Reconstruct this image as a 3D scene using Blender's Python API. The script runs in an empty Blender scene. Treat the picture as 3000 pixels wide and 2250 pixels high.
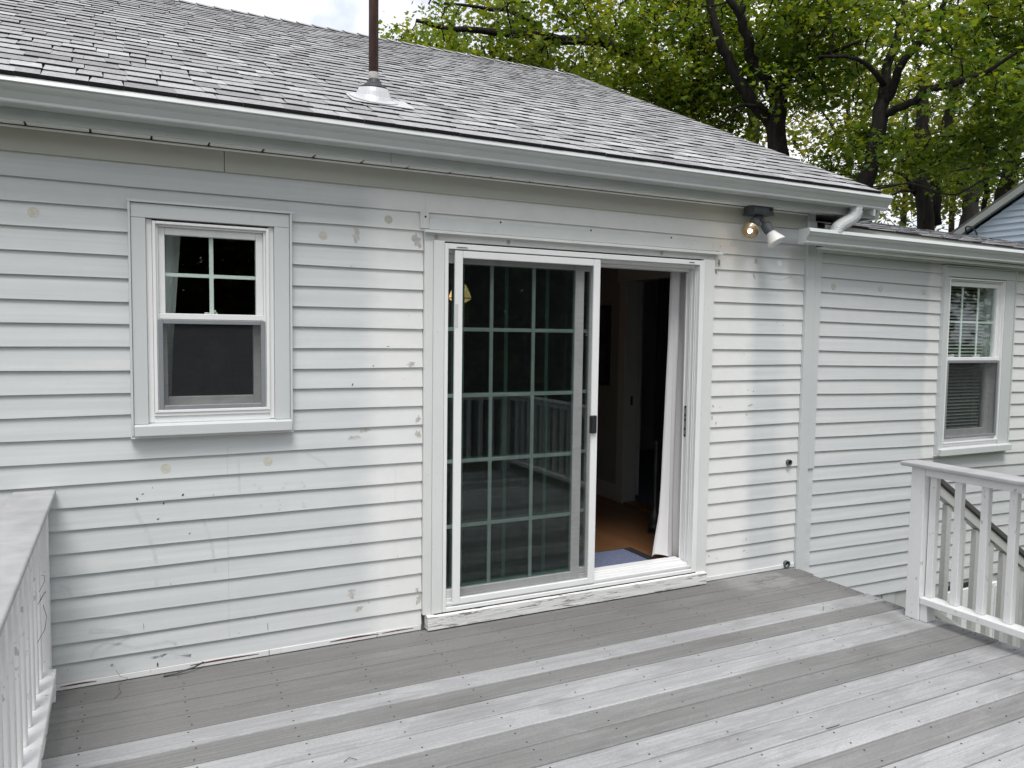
import bpy, bmesh, math, random
import numpy as np
from mathutils import Vector, Matrix

random.seed(7)
rng = np.random.default_rng(11)
scene = bpy.context.scene
COL = scene.collection
rad = math.radians

# ------------------------------------------------------------------ camera
CAM = np.array([-1.57225, -3.96988, 1.64588])
YAW, PITCH, ROLL = rad(26.76974), rad(3.74403), rad(0.76256)
FPX = 2272.308                                    # focal length in photograph pixels (3000 wide)
_fw = np.array([math.sin(YAW)*math.cos(PITCH), math.cos(YAW)*math.cos(PITCH), -math.sin(PITCH)])
_r0 = np.array([math.cos(YAW), -math.sin(YAW), 0.0])
_u0 = np.cross(_r0, _fw)
_r = _r0*math.cos(ROLL) + _u0*math.sin(ROLL)
_u = -_r0*math.sin(ROLL) + _u0*math.cos(ROLL)
cam_data = bpy.data.cameras.new("camera")
cam = bpy.data.objects.new("camera", cam_data)
COL.objects.link(cam)
cam.matrix_world = Matrix(((_r[0], _u[0], -_fw[0], CAM[0]), (_r[1], _u[1], -_fw[1], CAM[1]),
                           (_r[2], _u[2], -_fw[2], CAM[2]), (0, 0, 0, 1)))
cam_data.sensor_fit = 'HORIZONTAL'
cam_data.sensor_width = 36.0
cam_data.lens = FPX/3000*36
cam_data.clip_start = 0.05
cam_data.clip_end = 3000
scene.camera = cam

# ------------------------------------------------------------------ world, sun, exposure
SUN_EL, SUN_AZ = 64, 202                          # azimuth in degrees clockwise from +y
world = bpy.data.worlds.new("World")
scene.world = world
world.use_nodes = True
wn, wl = world.node_tree.nodes, world.node_tree.links
wn.clear()
w_out = wn.new("ShaderNodeOutputWorld")
sky = wn.new("ShaderNodeTexSky")
sky.sky_type = 'NISHITA'
sky.sun_disc = False
sky.sun_elevation = rad(SUN_EL)
sky.sun_rotation = rad(SUN_AZ)
bg_sky = wn.new("ShaderNodeBackground")
bg_sky.inputs[1].default_value = 0.10
wl.new(sky.outputs[0], bg_sky.inputs[0])
geo = wn.new("ShaderNodeTexCoord")
cn = wn.new("ShaderNodeTexNoise")
cn.inputs["Scale"].default_value = 3.2
cn.inputs["Detail"].default_value = 7
cn.inputs["Roughness"].default_value = 0.55
wl.new(geo.outputs["Generated"], cn.inputs["Vector"])
cr = wn.new("ShaderNodeValToRGB")
cr.color_ramp.elements[0].position = 0.33
cr.color_ramp.elements[0].color = (0.45, 0.45, 0.45, 1)
cr.color_ramp.elements[1].position = 0.43
cr.color_ramp.elements[1].color = (1, 1, 1, 1)
wl.new(cn.outputs["Fac"], cr.inputs[0])
cn2 = wn.new("ShaderNodeTexNoise")
cn2.inputs["Scale"].default_value = 5.0
cn2.inputs["Detail"].default_value = 5
wl.new(geo.outputs["Generated"], cn2.inputs["Vector"])
cr2 = wn.new("ShaderNodeValToRGB")
cr2.color_ramp.elements[0].position = 0.38
cr2.color_ramp.elements[0].color = (0.63, 0.655, 0.725, 1)
cr2.color_ramp.elements[1].position = 0.62
cr2.color_ramp.elements[1].color = (0.96, 0.965, 0.98, 1)
wl.new(cn2.outputs["Fac"], cr2.inputs[0])
bg_cloud = wn.new("ShaderNodeBackground")
bg_cloud.inputs[1].default_value = 0.72
wl.new(cr2.outputs[0], bg_cloud.inputs[0])
w_mix = wn.new("ShaderNodeMixShader")
wl.new(cr.outputs[0], w_mix.inputs[0])
wl.new(bg_sky.outputs[0], w_mix.inputs[1])
wl.new(bg_cloud.outputs[0], w_mix.inputs[2])
wl.new(w_mix.outputs[0], w_out.inputs[0])

sun_data = bpy.data.lights.new("sun", 'SUN')
sun_data.energy = 1.5
sun_data.angle = rad(24)
sun_data.color = (1.0, 0.98, 0.95)
sun = bpy.data.objects.new("sun", sun_data)
COL.objects.link(sun)
_sd = Vector((math.sin(rad(SUN_AZ))*math.cos(rad(SUN_EL)), math.cos(rad(SUN_AZ))*math.cos(rad(SUN_EL)), math.sin(rad(SUN_EL))))
sun.rotation_euler = (-_sd).to_track_quat('-Z', 'Y').to_euler()
sun.location = (0, -6, 12)

vs = scene.view_settings
vs.view_transform = 'Standard'
vs.look = 'None'
vs.exposure = 0.92
vs.gamma = 1.0
vs.use_curve_mapping = False
scene.cycles.max_bounces = 8
scene.cycles.diffuse_bounces = 3
scene.cycles.glossy_bounces = 3
scene.cycles.transparent_max_bounces = 16
scene.cycles.transmission_bounces = 4
scene.cycles.use_denoising = True


def at(px, py, dist):
    """Point at a horizontal distance from the camera in the direction of a photograph pixel."""
    d = _fw + _r*(px-1500)/FPX - _u*(py-1125)/FPX
    return CAM + d/math.hypot(d[0], d[1])*dist


# ------------------------------------------------------------------ object helpers
WT = {}


def tag(o, label=None, cat=None, group=None, kind=None):
    if label: o["label"] = label
    if cat: o["category"] = cat
    if group: o["group"] = group
    if kind: o["kind"] = kind
    return o


def link(o, parent=None, world_loc=(0, 0, 0)):
    COL.objects.link(o)
    wl_ = Vector(world_loc)
    if parent is not None:
        o.parent = parent
        o.location = wl_ - WT[parent.name]
    else:
        o.location = wl_
    WT[o.name] = wl_
    return o


def empty(name, loc, label=None, cat=None, group=None, kind=None):
    o = bpy.data.objects.new(name, None)
    o.empty_display_size = 0.2
    link(o, None, loc)
    return tag(o, label, cat, group, kind)


class MB:
    """Collects polygons; build() links them as one mesh object whose origin is at `origin`."""
    def __init__(self):
        self.v, self.f, self.t = [], [], []

    def face(self, pts, tone=0.5):
        i = len(self.v)
        self.v.extend([tuple(p) for p in pts])
        self.f.append(tuple(range(i, i+len(pts))))
        self.t.append(tone)

    def hexa(self, p, tone=0.5):
        """p: 8 points, bottom ring 0-3 counter-clockwise seen from above, top ring 4-7."""
        i = len(self.v)
        self.v.extend([tuple(q) for q in p])
        for q in ((0, 3, 2, 1), (4, 5, 6, 7), (0, 1, 5, 4), (1, 2, 6, 5), (2, 3, 7, 6), (3, 0, 4, 7)):
            self.f.append(tuple(i+k for k in q))
            self.t.append(tone)

    def box(self, x0, x1, y0, y1, z0, z1, tone=0.5):
        self.hexa([(x0, y0, z0), (x1, y0, z0), (x1, y1, z0), (x0, y1, z0),
                   (x0, y0, z1), (x1, y0, z1), (x1, y1, z1), (x0, y1, z1)], tone)
        return self

    def extrude_x(self, prof, x0, x1, tone=0.5, caps=True, tilt=0.0):
        """Closed (y, z) profile swept along x."""
        n = len(prof)
        i = len(self.v)
        self.v.extend([(x0, y, z) for y, z in prof])
        self.v.extend([(x1, y, z+tilt) for y, z in prof])
        for k in range(n):
            self.f.append((i+k, i+(k+1) % n, i+n+(k+1) % n, i+n+k))
            self.t.append(tone)
        if caps:
            self.f.append(tuple(i+k for k in reversed(range(n)))); self.t.append(tone)
            self.f.append(tuple(i+n+k for k in range(n))); self.t.append(tone)

    def extrude_y(self, prof, y0, y1, tone=0.5):
        n = len(prof)
        i = len(self.v)
        self.v.extend([(x, y0, z) for x, z in prof])
        self.v.extend([(x, y1, z) for x, z in prof])
        for k in range(n):
            self.f.append((i+k, i+n+k, i+n+(k+1) % n, i+(k+1) % n)); self.t.append(tone)
        self.f.append(tuple(i+k for k in range(n))); self.t.append(tone)
        self.f.append(tuple(i+n+k for k in reversed(range(n)))); self.t.append(tone)

    def tube(self, path, radii, n=8, caps=True, tone=0.5, squash=1.0):
        P = [np.array(p, float) for p in path]
        if not hasattr(radii, '__len__'):
            radii = [radii]*len(P)
        i0 = len(self.v)
        prev = None
        for k, q in enumerate(P):
            a = P[max(k-1, 0)]
            b = P[min(k+1, len(P)-1)]
            t = b-a
            t = t/(np.linalg.norm(t)+1e-9)
            if prev is None:
                h = np.array([0, 0, 1.0]) if abs(t[2]) < 0.9 else np.array([1.0, 0, 0])
                s = np.cross(t, h)
            else:
                s = prev - t*(prev@t)
            s = s/(np.linalg.norm(s)+1e-9)
            prev = s
            w = np.cross(t, s)
            for j in range(n):
                a_ = 2*math.pi*j/n
                self.v.append(tuple(q + radii[k]*(s*math.cos(a_)+w*math.sin(a_)*squash)))
        for k in range(len(P)-1):
            for j in range(n):
                a_ = i0+k*n+j
                b_ = i0+k*n+(j+1) % n
                self.f.append((a_, b_, b_+n, a_+n)); self.t.append(tone)
        if caps:
            self.f.append(tuple(i0+j for j in reversed(range(n)))); self.t.append(tone)
            e = i0+(len(P)-1)*n
            self.f.append(tuple(e+j for j in range(n))); self.t.append(tone)

    def lathe(self, prof, c=(0, 0, 0), axis=(0, 0, 1), n=20, tone=0.5):
        """prof: list of (radius, height along axis)."""
        ax = np.array(axis, float); ax /= np.linalg.norm(ax)
        h = np.array([1.0, 0, 0]) if abs(ax[0]) < 0.9 else np.array([0, 1.0, 0])
        s = np.cross(ax, h); s /= np.linalg.norm(s)
        w = np.cross(ax, s)
        c = np.array(c, float)
        i0 = len(self.v)
        for r_, h_ in prof:
            for j in range(n):
                a_ = 2*math.pi*j/n
                self.v.append(tuple(c+ax*h_+r_*(s*math.cos(a_)+w*math.sin(a_))))
        for k in range(len(prof)-1):
            for j in range(n):
                a_ = i0+k*n+j
                b_ = i0+k*n+(j+1) % n
                self.f.append((a_, b_, b_+n, a_+n)); self.t.append(tone)
        if prof[0][0] > 1e-4:
            self.f.append(tuple(i0+j for j in reversed(range(n)))); self.t.append(tone)
        if prof[-1][0] > 1e-4:
            e = i0+(len(prof)-1)*n
            self.f.append(tuple(e+j for j in range(n))); self.t.append(tone)

    def mesh(self, name, mat, origin=(0, 0, 0), smooth=False):
        me = bpy.data.meshes.new(name)
        o = origin
        me.from_pydata([(a-o[0], b-o[1], c-o[2]) for a, b, c in self.v], [], self.f)
        at_ = me.attributes.new("tone", 'FLOAT', 'FACE')
        at_.data.foreach_set("value", np.array(self.t, dtype=np.float32))
        if smooth:
            me.shade_smooth()
        me.materials.append(mat)
        me.update()
        return me

    def build(self, name, mat, parent=None, origin=(0, 0, 0), bevel=0.0, seg=1, smooth=False, kind=None, label=None, fix=False):
        me = self.mesh(name, mat, origin, smooth)
        if fix:
            bm = bmesh.new(); bm.from_mesh(me)
            bmesh.ops.recalc_face_normals(bm, faces=bm.faces)
            bm.to_mesh(me); bm.free()
        o = bpy.data.objects.new(name, me)
        link(o, parent, origin)
        if bevel:
            m = o.modifiers.new("bevel", 'BEVEL')
            m.width = bevel
            m.segments = seg
            m.limit_method = 'ANGLE'
            m.angle_limit = rad(40)
        return tag(o, label=label, kind=kind)


def box_obj(name, mat, x0, x1, y0, y1, z0, z1, parent=None, bevel=0.0, seg=1, **k):
    return MB().box(x0, x1, y0, y1, z0, z1).build(name, mat, parent, bevel=bevel, seg=seg, **k)


# ------------------------------------------------------------------ materials
class NT:
    def __init__(self, name):
        self.m = bpy.data.materials.new(name)
        self.m.use_nodes = True
        self.n, self.l = self.m.node_tree.nodes, self.m.node_tree.links
        self.b = self.n["Principled BSDF"]
        self.out = self.n["Material Output"]
        self._pos = None

    def node(self, t, **kw):
        x = self.n.new(t)
        for k, v in kw.items():
            setattr(x, k, v)
        return x

    def pos(self):
        if self._pos is None:
            self._pos = self.node("ShaderNodeNewGeometry").outputs["Position"]
        return self._pos

    def mapped(self, scale, loc=(0, 0, 0), src=None):
        m = self.node("ShaderNodeMapping")
        m.inputs["Scale"].default_value = scale
        m.inputs["Location"].default_value = loc
        self.l.new(src or self.pos(), m.inputs["Vector"])
        return m.outputs[0]

    def noise(self, scale=(1, 1, 1), detail=4, rough=0.55, loc=(0, 0, 0), dist=0.0):
        t = self.node("ShaderNodeTexNoise")
        t.inputs["Scale"].default_value = 1.0
        t.inputs["Detail"].default_value = detail
        t.inputs["Roughness"].default_value = rough
        t.inputs["Distortion"].default_value = dist
        self.l.new(self.mapped(scale, loc), t.inputs["Vector"])
        return t.outputs["Fac"]

    def voronoi(self, scale, feature='F1', out="Distance", loc=(0, 0, 0), vec=None):
        t = self.node("ShaderNodeTexVoronoi", feature=feature)
        t.inputs["Scale"].default_value = 1.0
        self.l.new(vec or self.mapped(scale, loc), t.inputs["Vector"])
        return t.outputs[out]

    def ramp(self, src, *stops, interp='LINEAR'):
        r = self.node("ShaderNodeValToRGB")
        e = r.color_ramp.elements
        r.color_ramp.interpolation = interp
        while len(e) < len(stops):
            e.new(0.5)
        for k, (p, c) in enumerate(stops):
            e[k].position = p
            e[k].color = (c, c, c, 1) if not hasattr(c, '__len__') else (*c, 1)
        self.l.new(src, r.inputs[0])
        return r.outputs[0]

    def mix(self, fac, a, b, mode='MIX'):
        m = self.node("ShaderNodeMix", data_type='RGBA', blend_type=mode)
        for s, v in ((0, fac), (6, a), (7, b)):
            i = m.inputs[s]
            if hasattr(v, 'is_linked'):
                self.l.new(v, i)
            elif hasattr(v, '__len__'):
                i.default_value = (*v, 1)
            else:
                i.default_value = v
        return m.outputs[2]

    def math(self, op, a, b=0.0, c=None):
        m = self.node("ShaderNodeMath", operation=op)
        for k, v in ((0, a), (1, b), (2, c)):
            if v is None:
                continue
            if hasattr(v, 'is_linked'):
                self.l.new(v, m.inputs[k])
            else:
                m.inputs[k].default_value = v
        return m.outputs[0]

    def attr(self, name):
        a = self.node("ShaderNodeAttribute")
        a.attribute_name = name
        return a.outputs["Fac"]

    def rand(self):
        return self.node("ShaderNodeObjectInfo").outputs["Random"]

    def sep(self):
        s = self.node("ShaderNodeSeparateXYZ")
        self.l.new(self.pos(), s.inputs[0])
        return s.outputs

    def bump(self, h, strength=0.3, dist=0.01):
        b = self.node("ShaderNodeBump")
        b.inputs["Strength"].default_value = strength
        b.inputs["Distance"].default_value = dist
        self.l.new(h, b.inputs["Height"])
        self.l.new(b.outputs[0], self.b.inputs["Normal"])

    def set(self, color=None, rough=None, metal=None, spec=None):
        for k, v in (("Base Color", color), ("Roughness", rough), ("Metallic", metal), ("Specular IOR Level", spec)):
            if v is None:
                continue
            i = self.b.inputs[k]
            if hasattr(v, 'is_linked'):
                self.l.new(v, i)
            elif hasattr(v, '__len__'):
                i.default_value = (*v, 1)
            else:
                i.default_value = v
        return self.m


def plain(name, col, rough=0.5, var=0.06, scale=6.0, metal=0.0, spec=None, bump=0.0):
    t = NT(name)
    n = t.noise((scale,)*3, 5)
    c = t.mix(t.ramp(n, (0.3, 0.0), (0.7, 1.0)), [x*(1-var) for x in col], [min(1, x*(1+var)) for x in col])
    if bump:
        t.bump(t.noise((scale*20,)*3, 3), bump, 0.002)
    return t.set(c, rough, metal, spec)


# --- siding paint: weathered off-white, greyer where the chalky grime still sits
def siding_material(name, wing=False):
    t = NT(name)
    s = t.sep()
    clean, grime = (0.75, 0.753, 0.738), (0.525, 0.548, 0.556)
    wob = t.noise((2.2, 1, 9), 5, 0.6)
    xw = t.math('ADD', s[0], t.math('MULTIPLY', t.math('SUBTRACT', wob, 0.5), 0.16))
    if wing:
        a = t.ramp(t.math('MULTIPLY_ADD', xw, 1/3.0, -2.8/3.0), (0.0, 0.75), (0.36, 0.90), (0.415, 1.0), (0.43, 0.28), (1.0, 0.25))
        low = t.ramp(t.math('MULTIPLY_ADD', s[2], 1/2.6, 0.4/2.6), (0.0, 1.0), (0.36, 1.0), (0.46, 0.0), (1.0, 0.0))
        mask = t.math('MAXIMUM', a, low)
    else:
        mask = t.ramp(t.math('MULTIPLY_ADD', xw, 1/4.0, 0.25), (0.0, 0.95), (0.135, 0.85), (0.165, 0.06), (0.80, 0.05), (0.825, 1.0), (0.87, 1.0), (0.90, 0.40), (1.0, 0.40))
        # x = -1 .. 3 -> 0 .. 1
    streak = t.noise((0.5, 1, 22), 6, 0.65)
    fine = t.noise((7, 7, 7), 6, 0.7)
    m2 = t.math('MULTIPLY', mask, t.ramp(streak, (0.3, 0.45), (0.62, 1.0)))
    c = t.mix(m2, clean, grime)
    c = t.mix(t.ramp(fine, (0.42, 0.0), (0.75, 0.22)), c, (0.47, 0.49, 0.49))
    # rubbed and repainted blotches
    blot = t.ramp(t.noise((1.1, 1, 1.6), 3, 0.5, (3, 0, 1)), (0.52, 0.0), (0.58, 0.16))
    c = t.mix(blot, c, (0.60, 0.615, 0.62))
    speck = t.ramp(t.voronoi((16, 16, 16)), (0.0, 0.55), (0.045, 0.0))
    spn = t.ramp(t.noise((5, 5, 5), 2), (0.56, 0.0), (0.6, 1.0))
    c = t.mix(t.math('MULTIPLY', speck, spn), c, (0.16, 0.15, 0.14))
    t.bump(t.noise((3, 10, 60), 4), 0.10, 0.004)
    return t.set(c, t.ramp(fine, (0.3, 0.5), (0.7, 0.65)), spec=0.35)


M = {}
M['siding'] = siding_material("siding_paint")
M['siding_wing'] = siding_material("siding_paint_extension", True)


def trim_material(name, col, dirt=(0.33, 0.33, 0.32), amount=0.35, rough=0.5, chip=0.66, cs=(60, 60, 25)):
    t = NT(name)
    n = t.noise((5, 5, 2.0), 6, 0.65)
    c = t.mix(t.ramp(n, (0.35, 0.0), (0.8, amount)), col, [x*0.78 for x in col])
    sp = t.ramp(t.noise(cs, 4, 0.62), (chip, 0.0), (chip+0.05, amount))
    c = t.mix(sp, c, dirt)
    t.bump(t.noise((20, 20, 4), 4), 0.06, 0.003)
    return t.set(c, rough, spec=0.4)


M['trim'] = trim_material("trim_paint", (0.565, 0.59, 0.588), amount=0.22)
M['casing'] = trim_material("door_casing_paint", (0.70, 0.715, 0.70), amount=0.35)
M['frieze'] = trim_material("frieze_paint", (0.47, 0.47, 0.425), amount=0.15)  # beige paint, darkened to hold part of the eave's shade
M['vinyl'] = plain("white_vinyl", (0.80, 0.805, 0.80), 0.35, 0.03, 4)
M['vinyl_grey'] = plain("grey_vinyl_behind_screen", (0.42, 0.42, 0.43), 0.45, 0.04, 4)
M['alu_grey'] = plain("grey_aluminium", (0.27, 0.285, 0.30), 0.4, 0.06, 8, 0.2)
M['gutter'] = trim_material("gutter_enamel", (0.535, 0.56, 0.557), (0.25, 0.25, 0.25), 0.35, 0.3)
M['soffit'] = plain("soffit_white", (0.90, 0.90, 0.89), 0.5, 0.03)
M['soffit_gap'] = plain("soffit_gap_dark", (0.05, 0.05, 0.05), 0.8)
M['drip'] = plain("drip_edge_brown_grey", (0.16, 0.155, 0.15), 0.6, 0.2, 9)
M['black'] = plain("black_plastic", (0.018, 0.019, 0.021), 0.4, 0.2, 20)
M['rubber'] = plain("dark_rubber", (0.022, 0.023, 0.027), 0.55, 0.25, 18)
M['rail'] = trim_material("railing_paint", (0.77, 0.775, 0.77), (0.17, 0.12, 0.09), 0.45, 0.5, 0.64, (26, 26, 16))
M['handrail'] = plain("worn_grey_brown_handrail", (0.085, 0.082, 0.078), 0.6, 0.18, 10)
M['cable'] = plain("black_cable", (0.012, 0.012, 0.013), 0.6)
M['plug'] = plain("cream_plug", (0.50, 0.49, 0.42), 0.6, 0.12, 40)
M['hole'] = plain("open_hole_dark", (0.02, 0.02, 0.018), 0.9)
M['bare'] = plain("bare_weathered_wood", (0.455, 0.445, 0.415), 0.8, 0.22, 45)
M['bare_dark'] = plain("dark_bare_chip", (0.055, 0.055, 0.052), 0.85, 0.3, 45)
M['streak'] = plain("rubbed_paint_streak", (0.525, 0.545, 0.552), 0.55, 0.06, 30)
M['red_wood'] = plain("old_red_paint", (0.11, 0.032, 0.025), 0.7, 0.3, 40)
M['rail_shaded'] = trim_material("shaded_stair_paint", (0.52, 0.525, 0.51), (0.2, 0.18, 0.16), 0.3, 0.55)  # railing paint greyed to hold the stair side's shade
M['twig'] = plain("dry_twig", (0.06, 0.045, 0.035), 0.8, 0.25, 40)
M['warm_lit_metal'] = plain("warm_lit_reflector", (0.62, 0.48, 0.33), 0.3, 0.1, 30, 0.7)  # silver metal with the filament's warm reflection put into its colour
M['metal'] = plain("bright_flashing_aluminium", (0.60, 0.60, 0.61), 0.30, 0.05, 12, 0.4)
M['fixture'] = plain("grey_lamp_housing", (0.085, 0.095, 0.105), 0.55, 0.15, 25)
M['frost'] = plain("frosted_white_bulb", (0.72, 0.72, 0.70), 0.3, 0.03)
M['blind'] = plain("white_blind_slat", (0.47, 0.48, 0.455), 0.4, 0.03)
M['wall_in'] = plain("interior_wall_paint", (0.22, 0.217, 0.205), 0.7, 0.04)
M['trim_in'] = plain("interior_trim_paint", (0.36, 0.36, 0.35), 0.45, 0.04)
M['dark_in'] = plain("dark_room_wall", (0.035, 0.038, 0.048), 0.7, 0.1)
M['concrete'] = plain("foundation_parge", (0.42, 0.44, 0.43), 0.85, 0.12, 5, bump=0.2)

# rusty vent pipe
t = NT("rusty_brown_pipe")
n = t.noise((30, 30, 6), 6, 0.65)
M['pipe'] = t.set(t.mix(t.ramp(n, (0.35, 0.0), (0.7, 1.0)), (0.055, 0.032, 0.026), (0.125, 0.062, 0.048)), 0.65)

# weathered sill board: white paint flaking along the grain
t = NT("flaking_sill_paint")
g = t.noise((6, 30, 75), 6, 0.72)
g2 = t.noise((2.2, 10, 30), 4, 0.6, (4, 0, 2))
crack = t.math('MULTIPLY', t.ramp(g, (0.535, 0.0), (0.575, 1.0)), t.ramp(g2, (0.43, 0.0), (0.52, 1.0)))
grain = t.ramp(t.noise((2, 40, 95), 5, 0.7), (0.36, 0.0), (0.58, 1.0))
c = t.mix(grain, (0.50, 0.50, 0.485), (0.80, 0.80, 0.785))
c = t.mix(crack, c, (0.20, 0.19, 0.175))
t.bump(t.noise((3, 40, 170), 5, 0.7), 0.5, 0.004)
M['sill'] = t.set(c, 0.75)

# deck boards: grey composite; each board's own tone in the attribute "tone"
t = NT("weathered_composite_deck")
tone = t.attr("tone")
base = t.mix(tone, (0.178, 0.175, 0.169), (0.405, 0.407, 0.415))
grainy = t.noise((60, 160, 60), 5, 0.75)
c = t.mix(t.ramp(grainy, (0.3, 0.0), (0.7, 1.0)), t.mix(1.0, base, (0.80, 0.80, 0.80), 'MULTIPLY'), t.mix(1.0, base, (1.18, 1.18, 1.18), 'MULTIPLY'))
off = t.node("ShaderNodeVectorMath", operation='ADD')
cmb = t.node("ShaderNodeCombineXYZ")
rnd = t.rand()
t.l.new(t.math('MULTIPLY', rnd, 41.0), cmb.inputs[0]); t.l.new(t.math('MULTIPLY', rnd, 17.0), cmb.inputs[2])
t.l.new(t.pos(), off.inputs[0]); t.l.new(cmb.outputs[0], off.inputs[1])
raw = t._pos; t._pos = off.outputs[0]
bl = t.ramp(t.noise((1.5, 6.5, 2), 7, 0.60, (1.7, 0.4, 0), 0.8), (0.47, 0.0), (0.49, 1.0), (0.58, 0.9), (0.63, 0.2))
bl2 = t.ramp(t.noise((2.6, 9, 2), 6, 0.60, (8.7, 0.4, 3), 1.0), (0.55, 0.0), (0.575, 1.0))
t._pos = raw
c = t.mix(t.math('MULTIPLY', bl2, t.math('MULTIPLY', tone, 0.38)), c, (0.45, 0.452, 0.458))
c = t.mix(t.math('MULTIPLY', bl, 0.42), c, t.mix(tone, (0.165, 0.163, 0.159), (0.295, 0.297, 0.302)))
st = t.ramp(t.noise((1.2, 3.5, 1), 5, 0.6, (9, 2, 0)), (0.55, 0.0), (0.68, 0.32))
c = t.mix(st, c, (0.11, 0.108, 0.10))
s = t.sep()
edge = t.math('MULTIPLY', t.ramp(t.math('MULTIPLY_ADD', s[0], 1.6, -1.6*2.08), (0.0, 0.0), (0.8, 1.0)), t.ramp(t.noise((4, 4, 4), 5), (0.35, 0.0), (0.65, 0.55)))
c = t.mix(edge, c, (0.12, 0.12, 0.118))  # stain and railing shade, both darkened in towards the right edge
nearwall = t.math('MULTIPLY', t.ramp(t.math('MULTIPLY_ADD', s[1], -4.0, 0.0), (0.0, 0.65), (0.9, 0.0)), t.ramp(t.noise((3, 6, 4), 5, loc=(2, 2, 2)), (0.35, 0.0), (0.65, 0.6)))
lines = t.noise((0.8, 75, 2), 4, 0.7, (3, 3, 3))
c = t.mix(1.0, c, t.ramp(lines, (0.35, 0.86), (0.65, 1.10)), 'MULTIPLY')
blotch = t.ramp(t.noise((0.55, 1.1, 1), 4, 0.55, (4, 7, 1)), (0.35, 0.88), (0.65, 1.06))
c = t.mix(1.0, c, blotch, 'MULTIPLY')
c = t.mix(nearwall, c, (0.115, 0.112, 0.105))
wornx = t.ramp(t.math('MULTIPLY_ADD', s[0], 1.0, -1.5), (0.42, 0.0), (0.56, 1.0), (1.0, 1.0), (1.15, 0.0))
worny = t.ramp(t.math('MULTIPLY', s[1], -1.0), (0.0, 1.0), (0.30, 0.9), (0.40, 0.0))
wornn = t.ramp(t.noise((4, 9, 4), 5, 0.6, (5, 5, 5)), (0.42, 0.0), (0.52, 0.7))
c = t.mix(t.math('MULTIPLY', t.math('MULTIPLY', wornx, worny), wornn), c, (0.27, 0.268, 0.265))
dots = t.ramp(t.voronoi((9, 9, 9)), (0.0, 0.8), (0.03, 0.0))
dn = t.ramp(t.noise((1.3, 1.3, 1.3), 3), (0.52, 0.0), (0.6, 1.0))
c = t.mix(t.math('MULTIPLY', dots, dn), c, (0.55, 0.55, 0.53))
t.bump(t.noise((60, 200, 60), 5, 0.7), 0.22, 0.003)
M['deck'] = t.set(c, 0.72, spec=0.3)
M['cap'] = plain("composite_cap_rail", (0.37, 0.37, 0.375), 0.65, 0.16, 7, bump=0.25)

# shingles: granule grey, each tab's own tone in "tone"
t = NT("asphalt_shingle")
tone = t.attr("tone")
base = t.ramp(tone, (0.0, (0.20, 0.198, 0.205)), (0.45, (0.305, 0.305, 0.312)), (0.8, (0.395, 0.397, 0.402)), (1.0, (0.47, 0.473, 0.477)))
gr = t.noise((150, 150, 150), 2, 0.7)
c = t.mix(t.ramp(gr, (0.3, 0.0), (0.7, 1.0)), t.mix(1.0, base, (0.72, 0.72, 0.72), 'MULTIPLY'), t.mix(1.0, base, (1.25, 1.25, 1.25), 'MULTIPLY'))
mid_n = t.ramp(t.noise((38, 38, 38), 3, 0.7), (0.32, 0.80), (0.68, 1.16))
c = t.mix(1.0, c, mid_n, 'MULTIPLY')
big = t.ramp(t.noise((1.2, 1.2, 1.2), 4), (0.35, 0.0), (0.7, 0.3))
c = t.mix(big, c, (0.25, 0.247, 0.256))
t.bump(gr, 0.5, 0.004)
M['shingle'] = t.set(c, 0.9, spec=0.2)
M['shingle_edge'] = plain("shingle_edge_shade", (0.022, 0.020, 0.025), 0.9)  # near-black; on front edges it paints the shade line under each course

# glass, screens
def glass(name, tint, refl=1.0, ior=1.7):      # double glazing with a coating mirrors more than one bare pane
    t = NT(name)
    t.n.remove(t.b)
    tr = t.node("ShaderNodeBsdfTransparent")
    tr.inputs[0].default_value = (*tint, 1)
    gl = t.node("ShaderNodeBsdfGlossy")
    gl.inputs["Roughness"].default_value = 0.0
    gl.inputs["Color"].default_value = (refl, refl, refl, 1)
    fr = t.node("ShaderNodeFresnel")
    fr.inputs[0].default_value = ior
    mx = t.node("ShaderNodeMixShader")
    bf = t.node("ShaderNodeNewGeometry")
    t.l.new(t.math('MULTIPLY', fr.outputs[0], t.math('SUBTRACT', 1.0, bf.outputs["Backfacing"])), mx.inputs[0])
    t.l.new(tr.outputs[0], mx.inputs[1])
    t.l.new(gl.outputs[0], mx.inputs[2])
    t.l.new(mx.outputs[0], t.out.inputs[0])
    return t.m


M['glass'] = glass("window_glass", (0.92, 0.96, 0.94))
M['glass_door'] = glass("tinted_door_glass", (0.80, 0.865, 0.845), ior=1.9)
M['glass_clear'] = glass("bulb_glass", (0.97, 0.95, 0.9), ior=1.5)


def screen(name, cover, col):
    t = NT(name)
    t.n.remove(t.b)
    tr = t.node("ShaderNodeBsdfTransparent")
    df = t.node("ShaderNodeBsdfDiffuse")
    df.inputs[0].default_value = (*col, 1)
    mx = t.node("ShaderNodeMixShader")
    wv = t.noise((4, 4, 220), 3, 0.7)
    sm = t.noise((5, 5, 5), 5, 0.65, (3, 1, 2), 1.5)
    t.l.new(t.math('ADD', t.ramp(wv, (0.3, cover-0.05), (0.7, cover+0.05)), t.ramp(sm, (0.45, 0.0), (0.75, 0.10))), mx.inputs[0])
    t.l.new(tr.outputs[0], mx.inputs[1])
    t.l.new(df.outputs[0], mx.inputs[2])
    t.l.new(mx.outputs[0], t.out.inputs[0])
    return t.m


M['mesh'] = screen("insect_screen_mesh", 0.50, (0.045, 0.047, 0.05))
M['mesh_door'] = screen("door_screen_mesh", 0.40, (0.009, 0.010, 0.011))


def emitter(name, col, strength):
    t = NT(name)
    t.b.inputs["Base Color"].default_value = (*col, 1)
    t.b.inputs["Emission Color"].default_value = (*col, 1)
    t.b.inputs["Emission Strength"].default_value = strength
    return t.m


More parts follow.
